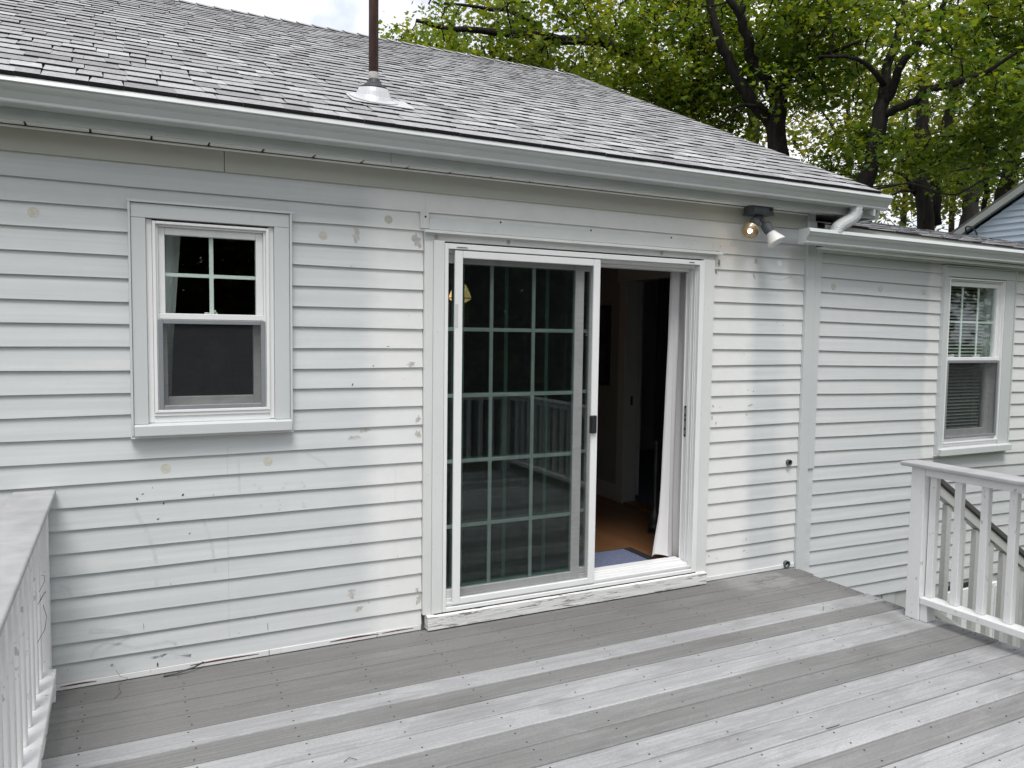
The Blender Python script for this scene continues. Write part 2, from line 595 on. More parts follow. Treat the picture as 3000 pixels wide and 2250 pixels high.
M['filament'] = emitter("glowing_filament", (1.0, 0.74, 0.42), 12.0)
M['pendant'] = emitter("lit_pendant_glass", (1.0, 0.47, 0.20), 1.5)

# oak floor
t = NT("oak_strip_floor")
w = t.noise((40, 3, 3), 5, 0.65)
strip = t.voronoi((14, 1.1, 1), 'F1', "Color")
bw = t.node("ShaderNodeRGBToBW"); t.l.new(strip, bw.inputs[0])
c = t.mix(bw.outputs[0], (0.135, 0.066, 0.030), (0.190, 0.096, 0.044))
c = t.mix(t.ramp(w, (0.3, 0.0), (0.7, 0.5)), c, (0.13, 0.055, 0.02))
M['oak'] = t.set(c, 0.35)
# curtain
t = NT("white_curtain_cotton")
df = t.b
trl = t.node("ShaderNodeBsdfTranslucent")
trl.inputs[0].default_value = (0.7, 0.69, 0.70, 1)
mx = t.node("ShaderNodeMixShader")
mx.inputs[0].default_value = 0.25
t.set((0.84, 0.83, 0.84), 0.85)
t.l.new(df.outputs[0], mx.inputs[1]); t.l.new(trl.outputs[0], mx.inputs[2]); t.l.new(mx.outputs[0], t.out.inputs[0])
M['curtain'] = t.m
M['mat_blue'] = plain("slate_blue_carpet", (0.115, 0.135, 0.215), 0.95, 0.25, 60, bump=0.5)
M['mat_edge'] = plain("black_mat_edge", (0.015, 0.015, 0.017), 0.7, 0.3, 60)
M['canvas'] = plain("dark_canvas", (0.05, 0.05, 0.058), 0.7, 0.5, 7)
M['steel'] = plain("brushed_dark_steel", (0.10, 0.11, 0.12), 0.35, 0.15, 5, 0.6)
M['paper'] = plain("white_tissue", (0.75, 0.75, 0.75), 0.8)

# bark, leaves
t = NT("dark_maple_bark")
b = t.noise((14, 14, 3), 6, 0.7)
c = t.mix(t.ramp(b, (0.3, 0.0), (0.7, 1.0)), (0.008, 0.0075, 0.007), (0.034, 0.030, 0.026))
t.bump(b, 0.8, 0.03)
M['bark'] = t.set(c, 0.9, spec=0.15)
t = NT("grey_bark")
b = t.noise((10, 10, 4), 6, 0.7)
c = t.mix(t.ramp(b, (0.3, 0.0), (0.7, 1.0)), (0.028, 0.026, 0.023), (0.085, 0.078, 0.070))
t.bump(b, 0.7, 0.03)
M['bark_grey'] = t.set(c, 0.9, spec=0.15)


def leaf_material(name, dark, mid, light):
    t = NT(name)
    tone = t.attr("tone")
    c = t.ramp(tone, (0.0, dark), (0.55, mid), (1.0, light))
    c2 = t.mix(1.0, c, (1.7, 1.5, 0.7), 'MULTIPLY')
    trl = t.node("ShaderNodeBsdfTranslucent")
    t.l.new(c2, trl.inputs[0])
    mx = t.node("ShaderNodeMixShader")
    mx.inputs[0].default_value = 0.55
    t.set(c, 0.5, spec=0.3)
    t.l.new(t.b.outputs[0], mx.inputs[1]); t.l.new(trl.outputs[0], mx.inputs[2]); t.l.new(mx.outputs[0], t.out.inputs[0])
    return t.m


M['leaf'] = leaf_material("maple_leaf", (0.055, 0.110, 0.016), (0.125, 0.195, 0.022), (0.28, 0.31, 0.038))
M['leaf_far'] = leaf_material("far_leaf", (0.065, 0.105, 0.020), (0.145, 0.188, 0.032), (0.27, 0.27, 0.05))
M['leaf_garden'] = leaf_material("garden_leaf", (0.06, 0.105, 0.02), (0.11, 0.16, 0.03), (0.24, 0.25, 0.05))

# ground
t = NT("lawn_soil")
n = t.noise((0.6, 0.6, 0.6), 6)
n2 = t.noise((25, 25, 25), 4)
c = t.mix(t.ramp(n, (0.35, 0.0), (0.65, 1.0)), (0.045, 0.065, 0.02), (0.08, 0.075, 0.045))
c = t.mix(t.ramp(n2, (0.3, 0.0), (0.7, 0.5)), c, (0.03, 0.04, 0.012))
M['ground'] = t.set(c, 0.95)

# ================================================================== ground
GZ = -1.35
g = MB()
xs = [-400, -150, -60, -25, -10, 0, 10, 25, 60, 150, 400]
for i in range(10):
    for j in range(10):
        g.face([(xs[i], xs[j], GZ), (xs[i+1], xs[j], GZ), (xs[i+1], xs[j+1], GZ), (xs[i], xs[j+1], GZ)])
g.build("ground", M['ground'], kind="structure")

# ================================================================== the house
house = empty("house", (-1.0, 0.0, GZ), "white clapboard house with grey shingle roof, sliding door and small window", "house")
XL, XR = -5.2, 2.717                              # main house wall in x
EX = 9.4                                          # extension's far end
ext = empty("house_extension", (5.5, 0.0, GZ), "low white clapboard extension with tall blinds window right of the house corner", "house extension")

WIN = (-1.536, -0.809, 1.137, 2.228)
DOOR = (-0.112, 1.886, -0.6, 2.187)
WWIN = (4.212, 5.150, 0.712, 2.226)

# ---- claps
MAIN_Z = [2.392, 2.288, 2.187, 2.082, 1.975, 1.872, 1.767, 1.664, 1.559, 1.454, 1.350, 1.247, 1.144, 1.041, 0.9385,
          0.8345, 0.732, 0.6285, 0.525, 0.4215, 0.318, 0.2145, 0.119, 0.030, -0.092, -0.195, -0.30, -0.40]
LAP = 0.0120


def wobble(course, x):
    return 0.0016*math.sin(x*2.1+course*1.7)+0.0012*math.sin(x*5.3+course*4.1)


def clap_pieces(zt_f, zb_f, course, x0, x1, holes, seams):
    """Yields lists of (xa, xb, spans) connected runs of one course of siding with the openings cut out."""
    cuts = {x0, x1}
    for h in holes:
        for q in h[:2]:
            if x0 < q < x1:
                cuts.add(q)
    for q in seams:
        if x0 < q < x1:
            cuts.add(q)
    k = math.ceil(x0/0.55)
    while k*0.55 < x1:
        if k*0.55 > x0 and all(abs(k*0.55-c_) > 0.06 for c_ in cuts):
            cuts.add(k*0.55)
        k += 1
    cs = sorted(cuts)
    runs, cur = [], []
    for a, b in zip(cs, cs[1:]):
        xm = (a+b)/2
        lo, hi = 0.0, 1.0
        zb, zt = zb_f(xm), zt_f(xm)
        gone = False
        for h in holes:
            if h[0] <= xm <= h[1]:
                f0 = (h[2]-zb)/(zt-zb)
                f1 = (h[3]-zb)/(zt-zb)
                if f0 <= 0.02 and f1 >= 0.98: gone = True
                elif f0 <= 0.02 and f1 > 0: lo = max(lo, f1)
                elif f1 >= 0.98 and f0 < 1: hi = min(hi, f0)
        if gone or hi-lo < 0.06:
            if cur: runs.append(cur); cur = []
            continue
        if cur and a in seams:
            runs.append(cur); cur = []
        cur.append((a, b, lo, hi))
    if cur: runs.append(cur)
    return runs


def build_claps(zs_f, n, x0, x1, holes, seam_f, mat, parent, idx0=0):
    for k in range(n):
        zt_f, zb_f = zs_f(k), zs_f(k+1)
        for run in clap_pieces(zt_f, zb_f, k, x0, x1, holes, seam_f(k)):
            m = MB()
            gap = 0.00025
            r0, r1 = run[0][0]+gap, run[-1][1]-gap
            for a, b, lo, hi in run:
                a, b = max(a, r0), min(b, r1)
                q = []
                for x in (a, b):
                    zb = zb_f(x)+wobble(k+idx0, x)
                    zt = zt_f(x)+wobble(k-1+idx0, x)
                    y_at = lambda f: LAP*f
                    q.append(((x, y_at(lo), zb+(zt-zb)*lo), (x, y_at(hi), zb+(zt-zb)*hi+(0.004 if hi == 1 else 0)), (x, LAP+0.006, zb+(zt-zb)*lo), (x, LAP+0.006, zb+(zt-zb)*hi)))
                A, B = q
                m.face([A[0], B[0], B[1], A[1]])
                m.face([A[2], B[2], B[0], A[0]])
                if a <= r0+1e-6: m.face([A[2], A[0], A[1], A[3]])
                if b >= r1-1e-6: m.face([B[0], B[2], B[3], B[1]])
            m.build("clapboard", mat, parent)


def seams_main(k):
    s = []
    if k in (11, 12, 13, 16, 17, 18, 19, 20, 21): s.append(-1.118)
    if k in (14, 15): s.append(-0.264)
    if k == 0: s.append(-0.10)
    if k % 3 == 1 and k < 10: s.append(-3.4)
    return s


build_claps(lambda k: (lambda x: MAIN_Z[k]), len(MAIN_Z)-1, XL, XR, [WIN, DOOR], seams_main, M['siding'], house)
build_claps(lambda k: (lambda x: 2.282-0.1043*k-0.015*(x-2.92)), 25, 2.868, EX, [WWIN], lambda k: [6.6] if k % 2 else [], M['siding_wing'], ext, 40)

for a, b in ((XL, -0.93), (-0.927, -0.115), (1.888, 2.716)):
    box_obj("base_strip", M['rail'], a, b, -0.004, 0.004, 0.0012, 0.0288, house, bevel=0.001)
# sheathing behind the claps, with the openings left free
def sheathing(name, x0, x1, z0, z1, holes, y, mat, parent):
    m = MB()
    xs_ = sorted({x0, x1, *[h[0]+0.03 for h in holes], *[h[1]-0.03 for h in holes]})
    zs_ = sorted({z0, z1, *[max(z0, h[2]+0.03) for h in holes], *[h[3]-0.03 for h in holes]})
    for a, b in zip(xs_, xs_[1:]):
        for c_, d_ in zip(zs_, zs_[1:]):
            xm, zm = (a+b)/2, (c_+d_)/2
            if any(h[0] < xm < h[1] and h[2] < zm < h[3] for h in holes): continue
            m.box(a, b, y, y+0.09, c_, d_)
    return m.build(name, mat, parent)


sheathing("wall_sheathing", XL, XR+0.05, GZ, 2.56, [(WIN[0]+.05, WIN[1]-.05, WIN[2]+.03, WIN[3]-.05), (-0.03, 1.83, 0.06, 2.14)], 0.0225, M['wall_in'], house)
sheathing("wall_sheathing", XR+0.055, EX, -0.40, 2.44, [(WWIN[0]+.04, WWIN[1]-.05, WWIN[2]+.05, WWIN[3]-.06)], 0.0225, M['wall_in'], ext)
# the skirt of vertical boards under the extension
for k in range(42):
    x = 2.74+k*0.16
    box_obj("skirt_board", M['concrete'], x, x+0.152, 0.012+0.004*(k % 2), 0.05, GZ, -0.345-0.011*(x-3.6)/1.1, ext, bevel=0.004)
box_obj("foundation_wall", M['concrete'], 2.72, EX, 0.06, 0.25, GZ, -0.40, ext)
box_obj("hatch_slot", M['hole'], 4.43, 4.78, -0.004, 0.010, -0.423, -0.388, ext)
hatch = box_obj("cellar_hatch", M['rail'], 4.36, 5.15, -0.02, 0.010, -1.2, -0.430, ext, bevel=0.003)
for q in range(3):
    box_obj("hatch_batten", M['rail'], 4.40+q*0.34, 4.44+q*0.34, -0.034, -0.0215, -1.19, -0.45, hatch, bevel=0.002)

# frieze boards under the eave
for a, b in ((XL, -1.1195), (-1.1165, 2.7155)):
    m = MB()
    m.hexa([(a, -0.0015, 2.3945), (b, -0.0015, 2.3945), (b, 0.02, 2.3945), (a, 0.02, 2.3945), (a, -0.0015, 2.5035), (b, -0.0015, 2.5035), (b, 0.02, 2.5035), (a, 0.02, 2.5035)])
    m.build("frieze_board", M['frieze'], house, bevel=0.001)
box_obj("quarter_round", M['soffit'], XL, 2.716, -0.012, -0.002, 2.492, 2.5022, house, bevel=0.003)
# corner boards
box_obj("corner_board", M['trim'], 2.7185, 2.800, -0.020, 0.022, -0.45, 2.455, house, bevel=0.002)
box_obj("corner_return", M['trim'], 2.722, 2.79, -0.012, 0.022, 2.4565, 2.515, house)
m = MB(); m.box(2.802, 2.8665, -0.016, 0.02, 0.705, 2.272); m.build("corner_strip", M['trim'], ext, bevel=0.002)
m = MB(); m.box(2.802, 2.867, -0.004, 0.02, -0.45, 0.7035); m.build("corner_filler", M['siding_wing'], ext)

# ---- eave: soffit panels, fascia, gutter
EY = -0.116
for k in range(33):                               # white soffit panels with open joints
    x = -5.2+k*0.2435+0.115
    if x > 3.0: break
    m = MB()
    m.box(x+0.004, x+0.2395, EY+0.004, -0.0125, 2.5045, 2.512)
    m.build("soffit_panel", M['soffit'], house, bevel=0.003)
box_obj("soffit_backing", M['soffit_gap'], XL, 3.13, EY+0.004, 0.3, 2.515, 2.52, house)
box_obj("fascia_board", M['gutter'], XL, -0.338, EY-0.018, EY, 2.497, 2.635, house, bevel=0.002)
box_obj("fascia_board", M['gutter'], -0.336, 3.235, EY-0.0165, EY+0.001, 2.495, 2.635, house, bevel=0.002)
box_obj("rake_return", M['gutter'], 3.236, 3.285, EY-0.02, 0.02, 2.49, 2.575, house, bevel=0.004)
box_obj("rake_soffit", M['soffit'], 2.80, 3.235, EY+0.003, 0.35, 2.508, 2.514, house)


def gutter_profile(y0, z0, w, h):
    """K-style gutter seen along x: back on the left; outer skin then the inner skin."""
    q = [(0, 0), (0.62, 0), (0.675, 0.02), (0.69, 0.06), (0.69, 0.12), (0.665, 0.15), (0.668, 0.20), (0.69, 0.28), (0.73, 0.36), (0.785, 0.43), (0.84, 0.49),
         (0.89, 0.55), (0.925, 0.61), (0.945, 0.67), (0.95, 0.72), (1.0, 0.735), (1.005, 0.76), (0.90, 0.985), (0.87, 1.0)]
    o = [(y0-a*w, z0+b*h) for a, b in q]
    i = [(y0-0.865*w, z0+0.97*h), (y0-0.965*w, z0+0.76*h), (y0-0.91*w, z0+0.70*h), (y0-0.62*w, z0+0.06*h), (y0-0.03*w, z0+0.04*h), (y0-0.03*w, z0+0.98*h), (y0, z0+0.98*h)]
    return o+i


m = MB()
m.extrude_x(gutter_profile(EY-0.020, 2.544, 0.122, 0.101), XL, 3.262)
gut = m.build("gutter", M['gutter'], house, fix=True)
m = MB()
pr = gutter_profile(EY-0.020, 2.544, 0.122, 0.101)[:19]
m.extrude_x(pr+[(EY-0.020, 2.640)], 3.2625, 3.2645)
m.build("end_cap", M['gutter'], gut, fix=True)

# ---- roof
SL = 0.474
RA = math.atan(SL)
E0y, E0z = -0.245, 2.655                          # drip line
RY = 3.89
RLEN = (RY-E0y)/math.cos(RA)
CA, SA = math.cos(RA), math.sin(RA)
RXL, RXR = -5.4, 3.155
roof = MB()
# deck slab of the front slope and the back slope
roof.extrude_x([(E0y+0.02, E0z-0.035), (E0y+0.02, E0z-0.012), (RY, E0z+SL*(RY-E0y)-0.012), (2*RY-E0y, E0z-0.012), (2*RY-E0y, E0z-0.035), (RY, E0z+SL*(RY-E0y)-0.16)], RXL, RXR-0.01)
roof = roof.build("roof", M['shingle_edge'], house, fix=True)
m = MB(); m.box(RXL, RXR, E0y+0.004, E0y+0.012, E0z-0.030, E0z-0.002); m.build("drip_edge", M['drip'], roof)
# rake boards on the gable end
m = MB()
for sgn in (0, 1):
    y0_, y1_ = (E0y+0.03, RY) if not sgn else (2*RY-E0y-0.03, RY)
    z0_, z1_ = E0z-0.02, E0z+SL*(RY-E0y)-0.03
    m.hexa([(RXR-0.03, y0_, z0_-0.14), (RXR-0.012, y0_, z0_-0.14), (RXR-0.012, y1_, z1_-0.14), (RXR-0.03, y1_, z1_-0.14),
            (RXR-0.03, y0_, z0_), (RXR-0.012, y0_, z0_), (RXR-0.012, y1_, z1_), (RXR-0.03, y1_, z1_)])
m.build("rake_board", M['trim'], roof, fix=True)


def roof_pt(x, s, h):
    return (x, E0y+s*CA-h*SA, E0z+s*SA+h*CA)


def shingle_into(m, x0, x1, s0, s1, lift, tone, skew0=0.0, skew1=0.0, place=roof_pt, thick=1.0):
    hl = 0.0088*thick+lift
    a, b, c_, d_ = place(x0, s0, hl), place(x1, s0, hl), place(x1+skew1, s1, 0.0030+lift*0.6), place(x0+skew0, s1, 0.0030+lift*0.6)
    a0, b0, c0, d0 = place(x0, s0+0.001, -0.004), place(x1, s0+0.001, -0.004), place(x1+skew1, s1, -0.004), place(x0+skew0, s1, -0.004)
    m.face([a, b, c_, d_], tone)
    m.face([a0, b0, b, a], -1.0)
    m.face([b0, c0, c_, b], tone)
    m.face([d0, a0, a, d_], tone)


EXPO = 0.1385
tabs = []
nc = int(RLEN/EXPO)+1
rs = random.Random(3)
for k in range(nc):
    s0 = k*EXPO-0.01
    s1 = min(s0+EXPO+0.004, RLEN-0.02)
    x = RXL+0.012*rs.random()-rs.random()*0.25
    high = rs.random() < 0.5
    while x < RXR:
        wdt = rs.uniform(0.10, 0.19) if high else rs.uniform(0.10, 0.21)
        if rs.random() < 0.2: wdt *= 0.6
        x1 = min(x+wdt, RXR+0.004*rs.random())
        xa = max(x, RXL)
        if x1-xa > 0.02:
            tone = min(1, max(0, rs.gauss(0.64, 0.20)))
            tabs.append((xa+0.0008, x1-0.0008, s0+rs.uniform(-0.002, 0.002), s1, (0.0032 if k else 0.001) if high else 0.0, tone, rs.uniform(-0.012, 0.012) if high else 0.0, rs.uniform(-0.012, 0.012) if high else 0.0))
        x = x1
        high = not high if rs.random() < 0.85 else high


def view_size(tb):
    p = np.array(roof_pt((tb[0]+tb[1])/2, tb[2], 0))-CAM
    z = p@_fw
    u_, v_ = FPX*(p@_r)/z, FPX*(p@_u)/z
    if z < 0 or abs(u_) > 1540 or v_ > 1170: return 0
    return (tb[1]-tb[0])/z


order = sorted(range(len(tabs)), key=lambda i: -view_size(tabs[i]))
rest = MB()


def shingle_mesh_mats(o):
    me = o.data
    me.materials.append(M['shingle_edge'])
    tv = np.empty(len(me.polygons), dtype=np.float32)
    me.attributes["tone"].data.foreach_get("value", tv)
    me.polygons.foreach_set("material_index", (tv < -0.5).astype(np.int32))


for rank, i in enumerate(order):
    if rank < 298:
        m = MB()
        shingle_into(m, *tabs[i])
        shingle_mesh_mats(m.build("shingle", M['shingle'], roof))
    else:
        shingle_into(rest, *tabs[i])
shingle_mesh_mats(rest.build("shingle_field", M['shingle'], roof, kind="stuff"))
# ridge caps
rz = E0z+SL*(RY-E0y)
x = RXL
k = 0
while x < RXR-0.05:
    x1 = min(x+0.15, RXR)
    m = MB()
    lo, hi = 0.010, 0.020                         # the near end of each cap lies on the one before
    for sg in (-1, 1):
        y1, z1 = RY+sg*0.15*CA, rz-0.15*SA
        a = [(x, RY, rz+hi), (x1, RY, rz+lo), (x1, y1, z1+lo), (x, y1, z1+hi)]
        b_ = [(p[0], p[1], p[2]-0.012) for p in a]
        m.face(a if sg > 0 else a[::-1], 0.7+0.2*math.sin(k*2.3))
        m.face([a[3], a[2], b_[2], b_[3]], -1)
        m.face([a[0], a[3], b_[3], b_[0]], -1)
    shingle_mesh_mats(m.build("ridge_cap", M['shingle'], roof))
    x = x1
    k += 1

# gable end wall and rear wall of the house
m = MB()
m.extrude_x([(0.05, GZ), (0.55, GZ), (0.55, 2.2), (1.95, 2.2), (1.95, GZ), (2*RY-0.05, GZ), (2*RY-0.05, 2.55), (RY, 2.55+SL*(RY-0.05)), (0.05, 2.55)], 2.70, 2.765)
m.build("gable_wall", M['siding'], house, fix=True)
m = MB()
m.extrude_x([(0.05, GZ), (2*RY-0.05, GZ), (2*RY-0.05, 2.55), (RY, 2.55+SL*(RY-0.05)), (0.05, 2.55)], XL, XL+0.06)
m.build("gable_wall", M['siding'], house, fix=True)
box_obj("rear_wall", M['siding'], XL, 2.765, 2*RY-0.06, 2*RY, GZ, 2.6, house)

# ---- extension roof, gutter
WS = 0.2535
wz = lambda x: -0.016*(x-2.8)
m = MB()
prof = [(-0.095, 2.405), (-0.095, 2.425), (2.2, 2.425+WS*2.295), (4.5, 2.425), (4.5, 2.405), (2.2, 2.33+WS*2.295)]
m.extrude_x(prof, 2.85, EX+0.3, tilt=wz(EX+0.3))
wroof = m.build("roof", M['shingle_edge'], ext, fix=True)
wa = math.atan(WS)


def wroof_pt(x, s, h):
    return (x, -0.10+s*math.cos(wa)-h*math.sin(wa), 2.434+s*math.sin(wa)+h*math.cos(wa)+wz(x))


m = MB()
rs = random.Random(5)
for k in range(17):
    s0 = k*EXPO-0.008
    x = 2.83-rs.random()*0.2
    high = False
    while x < EX+0.3:
        x1 = x+rs.uniform(0.12, 0.30)
        shingle_into(m, max(x, 2.83)+0.001, x1-0.001, s0, min(s0+EXPO+.004, 2.35), 0.004 if high else 0.0, min(1, max(0, rs.gauss(0.6, 0.28))), place=wroof_pt, thick=0.45)
        high = not high
        x = x1
shingle_mesh_mats(m.build("shingle_field", M['shingle'], wroof, kind="stuff"))
m = MB()
m.extrude_x([(-0.098, 2.36), (-0.098, 2.424), (-0.085, 2.424), (-0.085, 2.36)], 2.80, EX+0.25, tilt=wz(EX+0.25)*0.6)
m.build("fascia_board", M['frieze'], ext, fix=True)
m = MB()
m.extrude_x(gutter_profile(-0.100, 2.275, 0.105, 0.100), 2.535, EX+0.2, tilt=-0.03)
wgut = m.build("gutter", M['gutter'], ext, fix=True)
m = MB()
m.extrude_x(gutter_profile(-0.100, 2.275, 0.105, 0.100)[:19]+[(-0.100, 2.372)], 2.532, 2.5345)
m.build("end_cap", M['gutter'], wgut, fix=True)
m = MB()
m.extrude_x([(-0.003, 2.262), (-0.098, 2.262), (-0.098, 2.276), (-0.003, 2.276)], 2.80, EX, tilt=-0.05)
m.build("soffit_board", M['soffit'], ext, fix=True)
m = MB()
m.extrude_x([(-0.03, 2.246), (-0.03, 2.2605), (-0.004, 2.2605), (-0.004, 2.246)], 2.80, EX, tilt=-0.05)
m.build("bed_moulding", M['trim'], ext, fix=True)
box_obj("extension_end_wall", M['siding'], EX-0.05, EX, 0.05, 4.4, GZ, 2.4, ext)
box_obj("extension_rear_wall", M['siding'], 2.8, EX, 4.4, 4.45, GZ, 2.4, ext)
# dark board standing in for the shade between the two eaves
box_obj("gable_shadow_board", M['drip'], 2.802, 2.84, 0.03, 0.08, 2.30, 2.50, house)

# downspout elbow from the main gutter down onto the lower gutter
elbow = empty("downspout_elbow", (2.98, -0.17, 2.40), "short ribbed white downspout elbow emptying onto the lower gutter", "downspout")
path = [(2.985, -0.185, 2.545), (2.985, -0.185, 2.515), (2.972, -0.182, 2.487), (2.945, -0.178, 2.462), (2.905, -0.173, 2.440), (2.865, -0.168, 2.420), (2.830, -0.164, 2.395), (2.815, -0.162, 2.355)]
fine_p, fine_r = [], []
for a, b in zip(path, path[1:]):
    for k in range(6):
        f = k/6
        fine_p.append(tuple(np.array(a)*(1-f)+np.array(b)*f))
        fine_r.append(0.0445 if len(fine_r) % 2 else 0.0425)
fine_p.append(path[-1]); fine_r.append(0.040)
m = MB()
m.tube(fine_p, fine_r, 14, caps=False)
m.tube(fine_p, [r_-0.004 for r_ in fine_r], 14, caps=False)
m.build("elbow_pipe", M['gutter'], elbow)
m = MB(); m.lathe([(0.005, 0), (0.005, 0.004), (0.0, 0.004)], (2.999, -0.224, 2.527), (0.2, -1, 0.1), 8); m.build("screw_head", M['hole'], elbow)

# ================================================================== left window
def window_unit(parent, x0, x1, z0, z1, casing_l, casing_r, casing_t, frame, gl_up, rail_z, scr, mesh_r, munt_x, munt_z, sill, ysill):
    """x0..x1, z0..z1: outer edge of the casing. frame: (xa, xb, za, zb) of the white vinyl unit."""
    fa, fb, fc, fd = frame
    w = MB()
    w.box(x0+0.012, casing_l, -0.020, 0.015, sill[1], casing_t)              # side casings
    w.box(casing_r, x1-0.012, -0.020, 0.015, sill[1], casing_t)
    w.box(x0+0.012, x1-0.012, -0.0205, 0.015, casing_t+0.0012, z1-0.013)     # head casing
    win = w.build("window", M['trim'], parent, bevel=0.0015)
    b = MB()                                                                # raised bead round the casing
    b.box(x0, x0+0.0105, -0.028, 0.012, z0+0.012, z1-0.011)
    b.box(x1-0.0105, x1, -0.028, 0.012, z0+0.012, z1-0.011)
    b.box(x0-0.001, x1+0.004, -0.030, 0.012, z1-0.0105, z1)
    b.build("casing_bead", M['trim'], win, bevel=0.001)
    s = MB()
    s.hexa([(x0+0.012, ysill, sill[0]), (x1-0.008, ysill, sill[0]), (x1-0.008, 0.02, sill[0]), (x0+0.012, 0.02, sill[0]),
            (x0+0.012, ysill, sill[1]-0.006), (x1-0.008, ysill, sill[1]-0.006), (x1-0.008, 0.03, sill[1]+0.006), (x0+0.012, 0.03, sill[1]+0.006)])
    s.build("sill", M['trim'], win, bevel=0.002)
    s = MB(); s.box(x0-0.002, x1+0.003, -0.024, 0.01, z0, z0+0.010); s.build("sill_flashing", M['rail'], win)
    # jamb extension (white reveal) and stepped vinyl frame
    f = MB()
    f.box(casing_l+0.001, fa-0.001, -0.004, 0.10, sill[1]+0.004, casing_t-0.001)
    f.box(fb+0.001, casing_r-0.001, -0.004, 0.10, sill[1]+0.004, casing_t-0.001)
    f.box(fa-0.001, fb+0.001, -0.005, 0.10, sill[1]+0.002, fc-0.018)
    f.box(fa-0.001, fb+0.001, -0.012, 0.10, fc-0.017, fc-0.001)
    f.build("jamb", M['vinyl'], win, bevel=0.0012)
    f = MB()
    f.box(fa, fa+0.014, -0.018, 0.10, fc, fd)
    f.box(fb-0.014, fb, -0.018, 0.10, fc, fd)
    f.box(fa+0.0145, fb-0.0145, -0.018, 0.10, fd-0.012, fd)
    f.box(fa+0.0145, fb-0.0145, -0.018, 0.10, fc, fc+0.012)
    f.box(fa+0.0145, fa+0.024, -0.004, 0.10, fc+0.0125, fd-0.0125)
    f.box(fb-0.024, fb-0.0145, -0.004, 0.10, fc+0.0125, fd-0.0125)
    f.box(fa+0.0245, fb-0.0245, -0.004, 0.10, fd-0.022, fd-0.0125)
    f.build("window_frame", M['vinyl'], win, bevel=0.001)
    ga, gb, gc, gd = gl_up
    u = MB()
    u.box(fa+0.0245, ga, 0.012, 0.05, rail_z[1], fd-0.0225)
    u.box(gb, fb-0.0245, 0.012, 0.05, rail_z[1], fd-0.0225)
    u.box(ga+0.0005, gb-0.0005, 0.012, 0.05, gd, fd-0.0225)
    u.box(fa+0.0145, fb-0.0145, 0.004, 0.05, rail_z[0], rail_z[1]-0.0008)
    u.build("upper_sash", M['vinyl'], win, bevel=0.002)
    MB().box(ga-0.004, gb+0.004, 0.026, 0.031, gc-0.004, gd+0.004).build("glass_pane", M['glass'], win)
    for q in munt_x: box_obj("muntin", M['vinyl'], q-0.0095, q+0.0095, 0.0325, 0.040, gc, gd, win, bevel=0.001)
    for q in munt_z: box_obj("muntin", M['vinyl'], ga, gb, 0.0328, 0.0395, q-0.0085, q+0.0085, win, bevel=0.001)
    # lower sash behind, its screen in front
    l_ = MB()
    ma, mb_, mc, md = mesh_r
    l_.box(fa+0.0245, ma, 0.055, 0.09, fc+0.013, rail_z[1]-0.01)
    l_.box(mb_, fb-0.0245, 0.055, 0.09, fc+0.013, rail_z[1]-0.01)
    l_.box(ma+0.0005, mb_-0.0005, 0.055, 0.09, fc+0.013, mc+0.012)
    l_.box(ma+0.0005, mb_-0.0005, 0.055, 0.09, rail_z[0]-0.02, rail_z[1]-0.002)
    l_.build("lower_sash", M['vinyl'], win, bevel=0.002)
    MB().box(ma-0.003, mb_+0.003, 0.07, 0.075, mc+0.008, rail_z[0]-0.016).build("glass_pane", M['glass'], win)
    sa, sb, sc_, sd = scr
    s = MB()
    t_ = 0.020
    s.box(sa, sa+t_, -0.014, 0.002, sc_, sd)
    s.box(sb-t_, sb, -0.014, 0.002, sc_, sd)
    s.box(sa+t_+.0004, sb-t_-.0004, -0.014, 0.002, sd-t_, sd)
    s.box(sa+t_+.0004, sb-t_-.0004, -0.014, 0.002, sc_, sc_+t_)
    sf = s.build("screen_frame", M['alu_grey'], win, bevel=0.002)
    MB().face([(sa+t_-.003, -0.004, sc_+t_-.003), (sb-t_+.003, -0.004, sc_+t_-.003), (sb-t_+.003, -0.004, sd-t_+.003), (sa+t_-.003, -0.004, sd-t_+.003)])
    q = MB(); q.face([(sa+t_-.003, -0.004, sc_+t_-.003), (sb-t_+.003, -0.004, sc_+t_-.003), (sb-t_+.003, -0.004, sd-t_+.003), (sa+t_-.003, -0.004, sd-t_+.003)])
    q.build("screen_mesh", M['mesh'], win)
    f = MB()
    f.box(fa, fa+0.03, 0.1005, 0.20, fc-0.02, fd+0.02)
    f.box(fb-0.03, fb, 0.1005, 0.20, fc-0.02, fd+0.02)
    f.box(fa+0.0305, fb-0.0305, 0.1005, 0.20, fc-0.02, fc+0.01)
    f.build("inner_lining", M['vinyl'], win, bevel=0.002)
    # sash locks on the meeting rail
    lk = MB()
    for q in ([(ga+gb)/2] if gb-ga < 0.45 else [ga+0.13, gb-0.15]):
        lk.box(q-0.03, q+0.03, 0.056, 0.08, rail_z[1]-0.001, rail_z[1]+0.008)
        lk.box(q-0.006, q+0.022, 0.052, 0.070, rail_z[1]+0.0085, rail_z[1]+0.020)
    lk.build("sash_lock", M['vinyl'], win, bevel=0.002)
    return win


